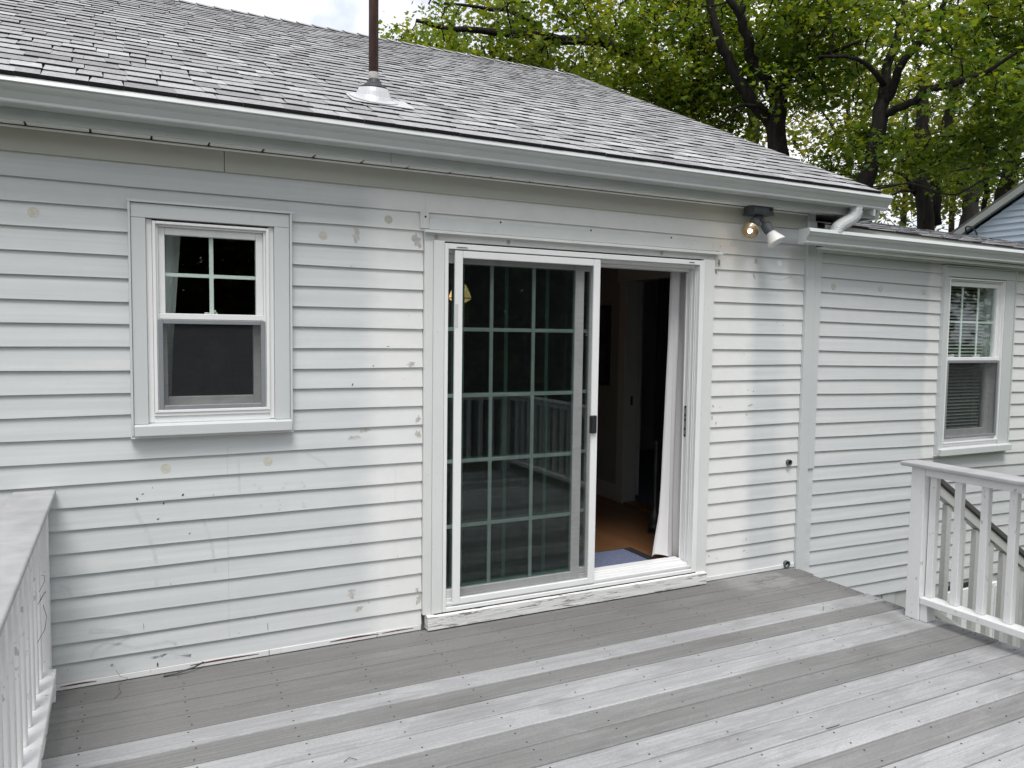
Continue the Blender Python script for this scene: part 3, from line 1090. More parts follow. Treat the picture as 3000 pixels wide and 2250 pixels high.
window_unit(house, *WIN, casing_l=-1.463, casing_r=-0.893, casing_t=2.149, frame=(-1.436, -0.918, 1.254, 2.139),
            gl_up=(-1.383, -0.975, 1.719, 2.083), rail_z=(1.690, 1.7185), scr=(-1.416, -0.938, 1.266, 1.689), mesh_r=(-1.375, -0.983, 1.310, 1.67),
            munt_x=[-1.178], munt_z=[1.899], sill=(1.150, 1.203), ysill=-0.050)
window_unit(ext, *WWIN, casing_l=4.281, casing_r=5.012, casing_t=2.138, frame=(4.286, 5.008, 0.805, 2.132),
            gl_up=(4.335, 4.945, 1.503, 2.070), rail_z=(1.474, 1.502), scr=(4.308, 4.985, 0.842, 1.473), mesh_r=(4.345, 4.93, 0.893, 1.45),
            munt_x=[4.528, 4.735], munt_z=[1.785], sill=(0.716, 0.772), ysill=-0.060)

# slatted blind behind the extension's window
blind = empty("window_blind", (4.64, 0.14, 0.89), "white slatted blind lowered behind the extension's tall window", "blind")
bm_ = MB()
bm_.hexa([(-0.30, -0.011, -0.0085), (0.30, -0.011, -0.0085), (0.30, 0.011, 0.0075), (-0.30, 0.011, 0.0075),
          (-0.30, -0.0115, -0.0072), (0.30, -0.0115, -0.0072), (0.30, 0.0105, 0.0088), (-0.30, 0.0105, 0.0088)])
slat_me = bm_.mesh("slat", M['blind'])
for k in range(43):
    o = bpy.data.objects.new("slat", slat_me)
    link(o, blind, (4.645, 0.117, 0.912+k*0.0275))
box_obj("head_rail", M['blind'], 4.335, 4.955, 0.102, 0.140, 2.095, 2.13, blind, bevel=0.002)
box_obj("bottom_rail", M['blind'], 4.345, 4.945, 0.105, 0.129, 0.875, 0.895, blind, bevel=0.002)
# extension room behind it
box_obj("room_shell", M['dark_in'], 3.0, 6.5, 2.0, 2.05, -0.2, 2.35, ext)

# ================================================================== sliding door
door = MB()
door.box(0.0, 0.0195, -0.034, 0.14, 0.090, 2.127)
door.box(0.0200, 1.7545, -0.034, 0.14, 2.098, 2.127)
door.box(1.7550, 1.7920, -0.034, 0.098, 0.090, 2.127)
door.box(0.0200, 1.7545, -0.034, 0.14, 0.090, 0.112)
door.box(0.0205, 1.7540, -0.016, 0.14, 0.1125, 0.128)
door.box(0.0205, 1.7540, 0.012, 0.14, 0.1285, 0.146)
door.box(0.0205, 1.7540, 0.072, 0.14, 0.1465, 0.155)
door.box(0.0205, 1.7540, 0.010, 0.14, 2.080, 2.0975)
door.box(0.0205, 1.7540, 0.066, 0.14, 2.062, 2.0795)
for ya in (0.004, 0.036, 0.048, 0.088):
    door.box(1.7480, 1.7545, ya, ya+0.007, 0.1560, 2.0615)
door.box(1.7510, 1.7545, -0.010, 0.0035, 0.1560, 2.0615)
door = door.build("sliding_door", M['vinyl'], house, bevel=0.0018)
# bright sill nose line and the label strips on the head
box_obj("track_rib", M['vinyl'], 0.022, 1.752, -0.027, -0.023, 0.1285, 0.137, door)
box_obj("label_strip", M['trim'], 0.063, 0.135, -0.0348, -0.0338, 2.100, 2.1115, door)
m = MB()
for q in range(11): m.box(0.070+q*0.0052, 0.0735+q*0.0052, -0.0354, -0.0350, 2.1055, 2.1105)
m.build("label_print", M['hole'], door)
box_obj("weep_slot", M['hole'], 1.665, 1.705, -0.0352, -0.0342, 2.108, 2.113, door)

# fixed panel (left) and sliding panel pushed behind it
def door_panel(name, x0, x1, y0, y1, ga, gb, mx, mz, z0=0.1465, z1=2.0795, gz0=0.192, gz1=2.028, stile_mat='vinyl'):
    s = MB()
    s.box(x0, ga, y0, y1, z0, z1)
    s.box(gb, x1, y0, y1, z0, z1)
    s.box(ga+.0004, gb-.0004, y0, y1, gz1, z1)
    s.box(ga+.0004, gb-.0004, y0, y1, z0, gz0)
    p = s.build(name, M[stile_mat], door, bevel=0.003)
    ym = (y0+y1)/2
    MB().box(ga-.005, gb+.005, ym-0.010, ym-0.006, gz0-.005, gz1+.005).build("glass_pane", M['glass_door'], door)
    for q in mx: box_obj("muntin", M['vinyl'], q-0.0105, q+0.0105, ym-0.003, ym+0.004, gz0, gz1, door, bevel=0.001)
    for q in mz: box_obj("muntin", M['vinyl'], ga, gb, ym-0.0026, ym+0.0036, q-0.0105, q+0.0105, door, bevel=0.001)
    MB().box(ga-.005, gb+.005, ym+0.006, ym+0.010, gz0-.005, gz1+.005).build("glass_pane", M['glass_door'], door)
    return p


MZ = [1.664, 1.292, 0.920, 0.548]
door_panel("fixed_panel", 0.0205, 0.925, 0.030, 0.066, 0.046, 0.866, [0.318, 0.590], MZ)
door_panel("sliding_panel", 0.100, 1.055, 0.084, 0.122, 0.166, 1.000, [0.440, 0.712], MZ, z0=0.156, z1=2.061)
# latch plate on the open jamb
m = MB(); m.box(1.7525, 1.7543, 0.060, 0.084, 0.98, 1.18); m.build("strike_plate", M['alu_grey'], door)
m = MB()
for q in (0.985, 1.03, 1.09, 1.12, 1.175): m.box(1.7515, 1.7523, 0.066, 0.078, q-0.008, q+0.008)
m.build("strike_slot", M['hole'], door)

# screen door in front of the fixed panel
sc = MB()
sx0, sx1, sz0, sz1 = 0.0605, 1.0000, 0.1215, 2.0925
sc.box(sx0, sx0+0.046, -0.030, -0.012, sz0, sz1)
sc.box(sx1-0.046, sx1, -0.030, -0.012, sz0, sz1)
sc.box(sx0+0.0463, sx1-0.0463, -0.030, -0.012, sz1-0.040, sz1)
sc.box(sx0+0.0463, sx1-0.0463, -0.030, -0.012, sz0, sz0+0.036)
scd = sc.build("screen_door", M['vinyl'], door, bevel=0.004, seg=2)
q = MB(); q.face([(sx0+.04, -0.018, sz0+.03), (sx1-.04, -0.018, sz0+.03), (sx1-.04, -0.018, sz1-.034), (sx0+.04, -0.018, sz1-.034)])
q.build("screen_mesh", M['mesh_door'], door)
m = MB()
m.box(0.938, 0.986, -0.046, -0.0305, 1.050, 1.158)
m.box(0.944, 0.956, -0.060, -0.0465, 1.062, 1.146)
m.build("door_handle", M['black'], door, bevel=0.005, seg=2)
box_obj("tape_strip", M['trim'], 0.062, 0.079, -0.0312, -0.0304, 1.67, 1.80, door)

# casings, head board, drip cap, flaking sill
dc = MB()
dc.box(-0.0625, -0.0010, -0.030, 0.0, 0.085, 2.138)
dc.box(-0.1100, -0.0630, -0.018, 0.012, 0.085, 2.138)
dc = dc.build("door_casing", M['casing'], house, bevel=0.002)
m = MB(); m.box(1.7930, 1.8840, -0.026, 0.012, 0.080, 2.138); m.build("door_casing", M['casing'], house, bevel=0.002)
m = MB(); m.box(-0.110, 1.884, -0.012, 0.012, 2.1385, 2.186); m.build("head_casing", M['casing'], house, bevel=0.001)
m = MB()
m.hexa([(-0.122, -0.046, 2.176), (1.934, -0.046, 2.172), (1.934, 0.006, 2.1862), (-0.122, 0.006, 2.1862),
        (-0.122, -0.046, 2.190), (1.934, -0.046, 2.1865), (1.934, 0.006, 2.197), (-0.122, 0.006, 2.197)])
m.build("drip_cap", M['casing'], house, bevel=0.001)
m = MB(); m.box(-0.0830, 1.8790, -0.006, 0.006, 2.1972, 2.2545); m.build("head_board", M['casing'], house, bevel=0.001)
m = MB(); m.box(-0.1330, -0.0850, -0.009, 0.006, 2.2, 2.287); m.build("head_block", M['casing'], house, bevel=0.001)
m = MB(); m.box(1.8820, 1.9300, -0.003, 0.010, 2.20, 2.25); m.build("head_patch", M['casing'], house)
ds = MB()
N = 24
for k in range(N):                                # slightly ragged board
    a, b = -0.092+1.962*k/N, -0.092+1.962*(k+1)/N
    h0 = 0.0008*math.sin(k*3.1); h1 = 0.0008*math.sin((k+1)*3.1)
    ds.hexa([(a, -0.050, 0.006+h0), (b, -0.050, 0.006+h1), (b, 0.01, 0.006), (a, 0.01, 0.006), (a, -0.050, 0.078+h0), (b, -0.050, 0.078+h1), (b, 0.01, 0.090), (a, 0.01, 0.090)])
ds.build("door_sill_board", M['sill'], house)
box_obj("sill_joint", M['hole'], -0.05, 1.79, -0.030, 0.0, 0.0785, 0.0895, house)

# ================================================================== marks on the siding
def surf(x, z):
    """y of the siding face and course index of the main wall at height z."""
    for k in range(len(MAIN_Z)-1):
        if MAIN_Z[k+1] <= z <= MAIN_Z[k]:
            return LAP*(z-MAIN_Z[k+1])/(MAIN_Z[k]-MAIN_Z[k+1]), k
    return 0.0, 0


def blob(m, x, z, rx, rz_, n=11, seed=0, off=0.0007):
    rr = random.Random(seed)
    k = surf(x, z)[1]
    ph = rr.random()*6
    ring = []
    for j in range(n):
        a_ = 2*math.pi*j/n
        f = (0.80+0.22*math.sin(a_*2+ph)+0.16*math.sin(a_*5+ph*3)+0.10*math.sin(a_*9+ph*5)) * rr.uniform(0.8, 1.1)
        zz = min(max(z+rz_*f*math.sin(a_+ph), MAIN_Z[k+1]+0.003), MAIN_Z[k]-0.003)
        xx_ = x+rx*f*math.cos(a_+ph)
        ring.append((xx_, surf(xx_, zz)[0]-off, zz))
    m.face(ring[::1] if True else ring)


def pix(px, py):
    d = _fw + _r*(px-1500)/FPX - _u*(py-1125)/FPX
    t_ = -CAM[1]/d[1]
    p = CAM+d*t_
    return p[0], p[2]


# (photograph pixel, half width px, half height px) measured off the photograph, laid on the wall itself
peel = [(1045, 690, 14, 24), (1222, 705, 16, 26), (1205, 1067, 16, 8), (1225, 1228, 10, 12), (1070, 1262, 18, 7), (1040, 1282, 18, 8), (1225, 1272, 10, 16),
        (1031, 1740, 18, 14), (1052, 1785, 16, 8), (1222, 1728, 8, 7), (1228, 1757, 10, 18), (2217, 765, 9, 18), (2212, 810, 8, 12), (2200, 1187, 16, 5),
        (2187, 1580, 6, 6), (2182, 1614, 6, 7), (2088, 1225, 4, 12), (2190, 1215, 7, 4), (2090, 1190, 5, 8)]
m = MB()
for k, (px, py, hw, hh) in enumerate(peel):
    x_, z_ = pix(px, py)
    blob(m, x_, z_, hw*0.00182, hh*0.0018, 30, 100+k)
m.build("peeled_paint_patches", M['bare'], house, kind="stuff", fix=False)
chips = [(1137, 1015, 9, 2), (1094, 1072, 4, 4), (1033, 1127, 5, 8), (1030, 780, 2, 4), (1165, 1630, 1.5, 4), (1028, 1587, 1.5, 5), (1082, 1767, 3, 3), (1033, 1741, 2, 2), (1043, 1765, 3, 2),
         (1222, 685, 2, 2), (1224, 718, 3, 2), (1227, 1272, 2, 2), (1226, 1227, 2, 2), (1137, 1717, 2, 2), (1068, 1260, 2, 2), (1040, 1279, 2, 2), (1224, 1733, 3, 4),
         (2278, 945, 3, 3), (2296, 953, 3, 3), (2328, 951, 3, 2), (2218, 927, 3, 2), (2216, 1015, 2, 4), (2182, 1037, 4, 3), (2304, 1060, 2, 1.5), (2192, 1143, 4, 4), (2208, 1147, 4, 5),
         (2110, 1192, 4, 2), (2198, 1227, 5, 2), (2218, 757, 2, 2), (2190, 1619, 4, 1.5), (2100, 1636, 8, 1.2), (2290, 775, 2, 2),
         (447, 1430, 2.5, 2.5), (402, 1462, 6, 7), (418, 1448, 5, 4), (480, 1476, 5, 5), (536, 1450, 5, 7), (625, 1450, 2, 3), (556, 1563, 4, 4), (463, 1521, 8, 3), (500, 1711, 1.3, 6), (421, 1836, 1.3, 20),
         (750, 1812, 1.8, 4), (785, 1838, 2, 18), (462, 1947, 5, 11), (700, 1855, 2, 3), (198, 1965, 2, 2), (188, 1741, 3, 1), (1186, 1110, 4, 1), (1200, 925, 2, 2), (1185, 790, 2, 2)]
m = MB()
for k, (px, py, hw, hh) in enumerate(chips):
    x_, z_ = pix(px, py)
    blob(m, x_, z_, hw*0.0012, hh*0.0011, 7, 300+k, 0.0010)
m.build("paint_chips", M['bare_dark'], house, kind="stuff")


def streak_arc(m, pts, width):
    """Thin rub mark running over the laps: small quads laid on the siding face."""
    for (xa, za), (xb, zb) in zip(pts, pts[1:]):
        n_ = max(2, int(math.hypot(xb-xa, zb-za)/0.012))
        for j in range(n_):
            f0, f1 = j/n_, (j+1)/n_
            p0 = (xa+(xb-xa)*f0, za+(zb-za)*f0); p1 = (xa+(xb-xa)*f1, za+(zb-za)*f1)
            y0, k0 = surf(*p0); y1, k1 = surf(*p1)
            if k0 != k1: continue
            dx, dz = p1[0]-p0[0], p1[1]-p0[1]
            L = math.hypot(dx, dz)+1e-9
            nx, nz = -dz/L*width/2, dx/L*width/2
            qd = []
            for (px_, pz_), s_ in ((p0, -1), (p1, -1), (p1, 1), (p0, 1)):
                zz = min(max(pz_+s_*nz, MAIN_Z[k0+1]+.002), MAIN_Z[k0]-.002)
                qd.append((px_+s_*nx, surf(px_, zz)[0]-0.0005, zz))
            m.face(qd)


m = MB()
for line, wd in (([(390, 1490), (425, 1545), (450, 1610), (460, 1660), (458, 1725)], 0.012), ([(595, 1520), (620, 1590), (632, 1680)], 0.010),
                 ([(262, 1935), (275, 1905), (310, 1885), (355, 1890), (400, 1900), (450, 1890), (490, 1880), (517, 1885), (505, 1905), (470, 1925)], 0.009),
                 ([(290, 1960), (330, 1945), (380, 1985), (395, 2000)], 0.018), ([(310, 1905), (350, 1885), (378, 1868)], 0.010), ([(430, 1925), (490, 1930), (560, 1922), (500, 1915), (440, 1930)], 0.010),
                 ([(175, 1720), (200, 1722), (210, 1755), (205, 1770)], 0.010), ([(698, 1325), (700, 1380), (703, 1450)], 0.008), ([(700, 1460), (790, 1452), (890, 1440)], 0.006),
                 ([(260, 1850), (330, 1848), (385, 1856)], 0.014), ([(900, 1330), (940, 1350), (965, 1370)], 0.010),
                 ([(2230, 812), (2290, 820), (2325, 810)], 0.008)):
    streak_arc(m, [pix(*q) for q in line], wd*1.5)
m.build("rub_marks", M['streak'], house, kind="stuff")
# marks where old tags were taped
m = MB()
for (px, py) in ((745, 1420), (762, 1430), (838, 1417), (832, 1428), (885, 1415), (892, 1425), (765, 1482), (818, 1465), (822, 1478), (818, 1492), (890, 1475), (892, 1484)):
    x_, z_ = pix(px, py)
    blob(m, x_, z_, 0.009, 0.010, 6, int(px*7+py), 0.0008)
m.build("tag_marks", M['streak'], house, kind="stuff")

M['smudge'] = plain("dark_mildew_smudge", (0.27, 0.265, 0.25), 0.8, 0.3, 40)
m = MB()
for k, (px, py, hw, hh) in enumerate(((2108, 770, 8, 14), (2101, 798, 5, 12), (2103, 735, 6, 3), (2098, 1240, 3, 6), (2112, 722, 3, 2), (1235, 660, 4, 3), (2078, 1630, 4, 3))):
    x_, z_ = pix(px, py)
    blob(m, x_, z_, hw*0.0018, hh*0.0018, 30, 700+k, 0.0009)
m.build("mildew_smudges", M['smudge'], house, kind="stuff")

# insulation plugs
for k, (x_, z_) in enumerate([(-1.902, 2.142), (-0.649, 2.126), (-0.306, 2.233), (-1.393, 0.987), (-0.926, 0.991), (2.060, 2.261), (2.484, 2.151)]):
    y_ = surf(x_, z_)[0]
    m = MB(); m.lathe([(0.0225, 0.0), (0.0215, 0.0022), (0.017, 0.0016), (0.0, 0.0018)], (x_, y_+0.0005, z_), (0, -1, 0.11), 18)
    m.build("insulation_plug", M['plug'] if k < 5 else M['casing'], house, fix=True)
for x_, z_ in [(3.010, 2.010), (3.508, 2.014), (4.004, 2.004), (5.33, 1.99)]:
    m = MB(); m.lathe([(0.0225, 0.0), (0.0215, 0.0022), (0.017, 0.0016), (0.0, 0.0018)], (x_, 0.004, z_), (0, -1, 0.11), 18)
    m.build("insulation_plug", M['plug'], ext, fix=True)
for x_ in (-0.044, 0.39, 1.462):
    m = MB(); m.lathe([(0.013, 0.0), (0.012, 0.0012), (0.0, 0.001)], (x_, -0.0125, 2.158), (0, -1, 0), 14)
    m.build("screw_plug", M['bare'], house, fix=True)
for x_, z_ in ((-0.105, 2.262), (0.35, 2.268), (0.95, 2.266), (1.55, 2.262)):
    m = MB(); m.lathe([(0.006, 0.0), (0.005, 0.0012), (0.0, 0.001)], (x_, surf(x_, z_)[0]-0.0005 if x_ > -0.08 else -0.0092, z_), (0, -1, 0), 10)
    m.build("screw_hole", M['hole'], house, fix=True)
# two short pipe stubs by the corner
for (x_, z_, r_) in ((2.624, 0.762, 0.021), (2.636, 0.030, 0.026)):
    m = MB(); m.lathe([(r_, 0.0), (r_, 0.022), (r_*0.8, 0.022), (r_*0.8, 0.004), (0.0, 0.004)], (x_, 0.003, z_), (0, -1, 0), 18)
    ps = m.build("pipe_stub", M['fixture'], house, fix=True)
    m = MB(); m.lathe([(r_*0.78, 0.0), (0.0, 0.001)], (x_, -0.0035, z_), (0, -1, 0), 14); m.build("pipe_bore", M['hole'], ps, fix=True)
# reddish flashing line where the siding meets the deck
m = MB()
for a, b, h in ((-1.30, -0.98, 0.005), (-1.845, -1.70, 0.004), (-0.62, -0.36, 0.006), (-0.34, -0.16, 0.003)):
    n_ = 8
    for k in range(n_):
        xa, xb = a+(b-a)*k/n_, a+(b-a)*(k+1)/n_
        ha, hb = h*math.sin(math.pi*(k+.1)/n_)+.001, h*math.sin(math.pi*min(k+1.1, n_)/n_)+.001
        m.face([(xa, -0.0048, 0.016), (xb, -0.0048, 0.016), (xb, -0.0048, 0.018+hb), (xa, -0.0048, 0.018+ha)])
m.build("exposed_flashing", M['red_wood'], house, kind="stuff")

# ================================================================== deck
deck = empty("deck", (0.4, -2.2, GZ), kind="structure")
PITCH_B = 0.1425
tones = {0: 0.10, 1: 0.06, 2: 0.12, 3: 0.10, 4: 0.12, 5: 0.86, 6: 0.16, 7: 0.88, 8: 0.95, 9: 0.24, 10: 0.20, 11: 0.90, 12: 0.80, 13: 0.98, 14: 0.26, 15: 0.92, 16: 1.0, 17: 0.25, 18: 0.9}
holes = MB()
rs = random.Random(21)
DXL, DXR = -1.868, 2.700
for k in range(31):
    y1 = -0.0465-PITCH_B*(k-1) if k else -0.004
    y0 = -0.0465-PITCH_B*k
    y1 -= 0.0026; y0 += 0.0026
    tn = tones.get(k, rs.choice([0.2, 0.85, 0.9]))
    xr = DXR+rs.uniform(-0.012, 0.012)
    m = MB()
    n_ = 8
    for j in range(n_):
        pass
    m.box(DXL, xr, y0, y1, -0.025+rs.uniform(-.0006, .0006), rs.uniform(-0.0012, 0.0004), tone=tn)
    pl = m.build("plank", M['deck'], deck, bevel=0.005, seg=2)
    if y1-y0 > 0.1:
        for j in range(13):
            x_ = -1.80+j*0.402+0.05
            if x_ > 2.66: x_ = 2.655
            for yy in (y0+0.028, y1-0.028):
                xx_ = x_+rs.uniform(-0.012, 0.012)
                y2 = yy+rs.uniform(-0.006, 0.006)
                holes.lathe([(0.0042, 0.0), (0.0042, 0.0004)], (xx_, y2, 0.0004), (0, 0, 1), 8)
holes.build("screw_heads", M['hole'], deck, kind="stuff")
for k in range(12):
    box_obj("joist", M['handrail'], -1.84+k*0.402, -1.80+k*0.402, -4.4, -0.02, -0.22, -0.028, deck)
box_obj("rim_board", M['rail'], 2.640, 2.678, -4.4, -0.02, -0.22, -0.028, deck, bevel=0.002)
for x_ in (-1.78, 0.4, 2.55):
    for y_ in (-1.2, -4.25):
        box_obj("deck_post", M['handrail'], x_-.045, x_+.045, y_-.045, y_+.045, GZ, -0.222, deck)

# ---- railings
def baluster_mesh(h):
    m = MB()
    m.box(-0.0195, 0.0195, -0.0205, 0.0205, 0, h)
    return m.mesh("baluster", M['rail'])


bal_me = baluster_mesh(0.712)


def add_baluster(parent, x_, y_, z_, me=bal_me):
    o = bpy.data.objects.new("baluster", me)
    link(o, parent, (x_, y_, z_))
    o.rotation_euler = (0, 0, rad(random.uniform(-1.5, 1.5)))
    mo = o.modifiers.new("bevel", 'BEVEL'); mo.width = 0.003; mo.segments = 1
    return o


RYE = -4.33                                        # rear railing line
rr_ = empty("deck_railing", (2.61, -2.6, 0), "white baluster railing with grey cap along the deck's right edge by the stairs", "railing", "deck railings")
box_obj("post", M['rail'], 2.564, 2.650, -1.084, -0.998, 0.0004, 0.8985, rr_, bevel=0.003)
box_obj("post_block", M['rail'], 2.5745, 2.658, -1.128, -1.085, 0.0004, 0.1005, rr_, bevel=0.003)
m = MB(); m.box(2.523, 2.672, RYE+0.02, -0.950, 0.8992, 0.9255); m.build("cap_rail", M['cap'], rr_, bevel=0.008, seg=3)
m = MB(); m.box(2.566, 2.604, RYE+0.06, -1.0845, 0.8535, 0.8985); m.build("top_rail", M['rail'], rr_, bevel=0.003)
m = MB(); m.box(2.564, 2.652, RYE+0.06, -1.0855, 0.1012, 0.1405); m.build("bottom_rail", M['rail'], rr_, bevel=0.003)
for k in range(21):
    add_baluster(rr_, 2.6235, -1.110-k*0.1505, 0.1408)
lr_ = empty("deck_railing", (-1.92, -2.2, 0), "white baluster railing with wide grey cap along the deck's left edge", "railing", "deck railings")
box_obj("post", M['rail'], -1.960, -1.874, -0.087, -0.004, -0.0, 0.8985, lr_, bevel=0.003)
box_obj("post_block", M['rail'], -1.93, -1.856, -0.125, -0.088, 0.0004, 0.1005, lr_, bevel=0.003)
m = MB(); m.box(-2.006, -1.842, RYE+0.02, -0.003, 0.8992, 0.9255); m.build("cap_rail", M['cap'], lr_, bevel=0.008, seg=3)
m = MB(); m.box(-1.902, -1.864, RYE+0.06, -0.088, 0.8535, 0.8985); m.build("top_rail", M['rail'], lr_, bevel=0.003)
m = MB(); m.box(-1.944, -1.852, RYE+0.06, -0.0875, 0.1012, 0.1405); m.build("bottom_rail", M['rail'], lr_, bevel=0.003)
for k in range(27):
    add_baluster(lr_, -1.918, -0.168-k*0.1505, 0.1408)
br_ = empty("deck_railing", (0.35, RYE, 0), "white railing closing the deck's outer edge, mirrored in the sliding door", "railing", "deck railings")
m = MB(); m.box(-2.006, 2.672, RYE-0.13, RYE+0.0185, 0.8992, 0.9255); m.build("cap_rail", M['cap'], br_, bevel=0.008, seg=3)
m = MB(); m.box(-1.95, 2.62, RYE-0.02, RYE+0.018, 0.8535, 0.8985); m.build("top_rail", M['rail'], br_, bevel=0.003)
m = MB(); m.box(-1.95, 2.62, RYE-0.07, RYE+0.018, 0.1012, 0.1405); m.build("bottom_rail", M['rail'], br_, bevel=0.003)
for x_ in (-1.91, 0.35, 2.61):
    box_obj("post", M['rail'], x_-.043, x_+.043, RYE-0.11, RYE-0.024, -0.05, 0.8985, br_, bevel=0.003)
for k in range(30):
    add_baluster(br_, -1.82+k*0.1505, RYE-0.004, 0.1408)

# ---- stairs going down beside the extension
st = empty("stairs", (3.6, -0.5, GZ), kind="structure")
ST_RUN, ST_RISE = 0.27, 0.18
for k in range(7):
    z_ = -ST_RISE*(k+1)
    x_ = 2.705+ST_RUN*k
    box_obj("tread", M['cap'], x_, x_+0.30, -0.965, -0.02, z_-0.025, z_, st, bevel=0.003)
    box_obj("riser", M['rail'], x_+0.282, x_+0.298, -0.95, -0.03, z_-ST_RISE, z_-0.026, st)
for y_ in (-1.005, -0.018):
    m = MB()
    m.hexa([(2.70, y_, -0.34), (4.60, y_, -1.34), (4.60, y_+0.036, -1.34), (2.70, y_+0.036, -0.34),
            (2.70, y_, -0.02), (4.60, y_, -1.14), (4.60, y_+0.036, -1.14), (2.70, y_+0.036, -0.02)])
    m.build("stringer", M['rail'], st, fix=True)
sr = empty("stair_railing", (3.5, -1.0, GZ), "sloping stair railing with dark grey handrail seen through the deck balusters", "railing")
# handrail along (x, z): slope measured on the photograph
HX0, HZ0, HS = 2.66, 0.865, -0.620


def sloped(name, mat, x0, x1, y0, y1, zo0, zo1, parent, bevel=0.003):
    m = MB()
    za, zb = HZ0+HS*(x0-HX0), HZ0+HS*(x1-HX0)
    m.hexa([(x0, y0, za+zo0), (x1, y0, zb+zo0), (x1, y1, zb+zo0), (x0, y1, za+zo0), (x0, y0, za+zo1), (x1, y0, zb+zo1), (x1, y1, zb+zo1), (x0, y1, za+zo1)])
    return m.build(name, mat, parent, bevel=bevel, fix=True)


sloped("handrail", M['handrail'], 2.653, 4.55, -1.030, -0.950, 0.0, 0.042, sr, 0.006)
sloped("top_rail", M['rail_shaded'], 2.653, 4.55, -1.018, -0.968, -0.068, -0.001, sr)
sloped("bottom_rail", M['rail_shaded'], 2.705, 4.55, -1.015, -0.97, -0.80, -0.75, sr)
st_bal = MB()
st_bal.hexa([(-0.022, -0.016, -0.68+0.022*0.62), (0.022, -0.016, -0.68-0.022*0.62), (0.022, 0.016, -0.68-0.022*0.62), (-0.022, 0.016, -0.68+0.022*0.62),
             (-0.022, -0.016, 0.012), (0.022, -0.016, 0.0), (0.022, 0.016, 0.0), (-0.022, 0.016, 0.012)])
st_me = st_bal.mesh("baluster", M['rail_shaded'])
for k in range(12):
    x_ = 2.772+k*0.148
    o = bpy.data.objects.new("baluster", st_me)
    link(o, sr, (x_, -1.034 if False else -0.992, HZ0+HS*(x_-HX0)-0.075))
box_obj("post", M['rail'], 4.53, 4.62, -1.04, -0.95, GZ, -0.20, sr, bevel=0.003)

# ================================================================== vent pipe on the roof
vp = empty("vent_pipe", (-0.26, 0.28, 2.9), "tall rusty brown vent pipe rising through the shingle roof", "vent pipe")
px_, py_ = -0.300, 0.300
pz = E0z+SL*(py_-E0y)
m = MB(); m.lathe([(0.0265, -0.05), (0.0265, 1.9)], (px_, py_, pz), (0.0, 0, 1), 20); m.build("pipe", M['pipe'], vp, smooth=True)
m = MB(); m.lathe([(0.0272, 0.112), (0.0275, 0.150), (0.0270, 0.158)], (px_, py_, pz), (0.0, 0, 1), 20); m.build("pipe_band", M['bare'], vp)
m = MB(); m.lathe([(0.080, 0.064), (0.070, 0.078), (0.046, 0.094), (0.034, 0.108), (0.031, 0.120), (0.0268, 0.122)], (px_, py_, pz), (0.0, -0.10, 1), 26); m.build("rubber_boot", M['rubber'], vp, smooth=True)
nrm = np.array([0, -SA, CA])
m = MB()
# flashing: a hub blending from the roof-parallel plate up into the collar
ring_hi, ring_lo = [], []
nseg = 36
for j in range(nseg):
    a_ = 2*math.pi*j/nseg
    ring_hi.append((px_+0.083*math.cos(a_), py_-0.006+0.083*math.sin(a_), pz+0.066+0.010*math.sin(a_)))
rings = [ring_hi]
for f, r_, lift in ((0.30, 0.090, 0.0), (0.65, 0.097, 0), (0.88, 0.106, 0), (1.0, 0.135, 0.0)):
    rr2 = []
    for j in range(nseg):
        a_ = 2*math.pi*j/nseg
        x_, yy = px_+r_*math.cos(a_), r_*math.sin(a_)
        base = np.array(roof_pt(x_, (py_-E0y)/CA+yy, 0.0190))
        top = np.array((x_, py_-0.006+yy, pz+0.066+0.010*math.sin(a_)))
        rr2.append(tuple(top*(1-f)+base*f))
    rings.append(rr2)
for r0_, r1_ in zip(rings, rings[1:]):
    for j in range(nseg):
        m.face([r0_[j], r1_[j], r1_[(j+1) % nseg], r0_[(j+1) % nseg]])
s_c = (py_-E0y)/CA
plate = [(-0.150, -0.120), (-0.13, -0.142), (0.175, -0.142), (0.200, -0.120), (0.195, 0.05), (-0.145, 0.05)]
m.face([roof_pt(px_+a, s_c+b, 0.0165) for a, b in plate])
m.face([roof_pt(px_+a, s_c+b, 0.0135) for a, b in reversed(plate)])
for a, b in zip(plate, plate[1:]+plate[:1]):
    m.face([roof_pt(px_+a[0], s_c+a[1], 0.0135), roof_pt(px_+b[0], s_c+b[1], 0.0135), roof_pt(px_+b[0], s_c+b[1], 0.0165), roof_pt(px_+a[0], s_c+a[1], 0.0165)])
m.build("roof_flashing", M['metal'], vp, smooth=True)

# ================================================================== twin flood lamp under the eave
fl = empty("flood_lamp", (2.215, -0.06, 2.50), "grey twin flood lamp under the eave, left bulb lit, right bulb white", "lamp")
fb = MB()
fb.hexa([(2.128, -0.112, 2.455), (2.298, -0.112, 2.455), (2.298, -0.004, 2.455), (2.128, -0.004, 2.455), (2.132, -0.110, 2.503), (2.294, -0.110, 2.503), (2.294, -0.004, 2.503), (2.132, -0.004, 2.503)])
fb.build("junction_box", M['fixture'], fl, bevel=0.004)
box_obj("box_cover", M['fixture'], 2.123, 2.303, -0.116, -0.002, 2.446, 2.4545, fl, bevel=0.002)
m = MB(); m.lathe([(0.011, 0), (0.011, 0.003), (0, 0.003)], (2.265, -0.1115, 2.478), (0, -1, 0.02), 12); m.build("knockout", M['hole'], fl)
box_obj("knuckle", M['fixture'], 2.185, 2.235, -0.085, -0.035, 2.425, 2.4455, fl, bevel=0.005)


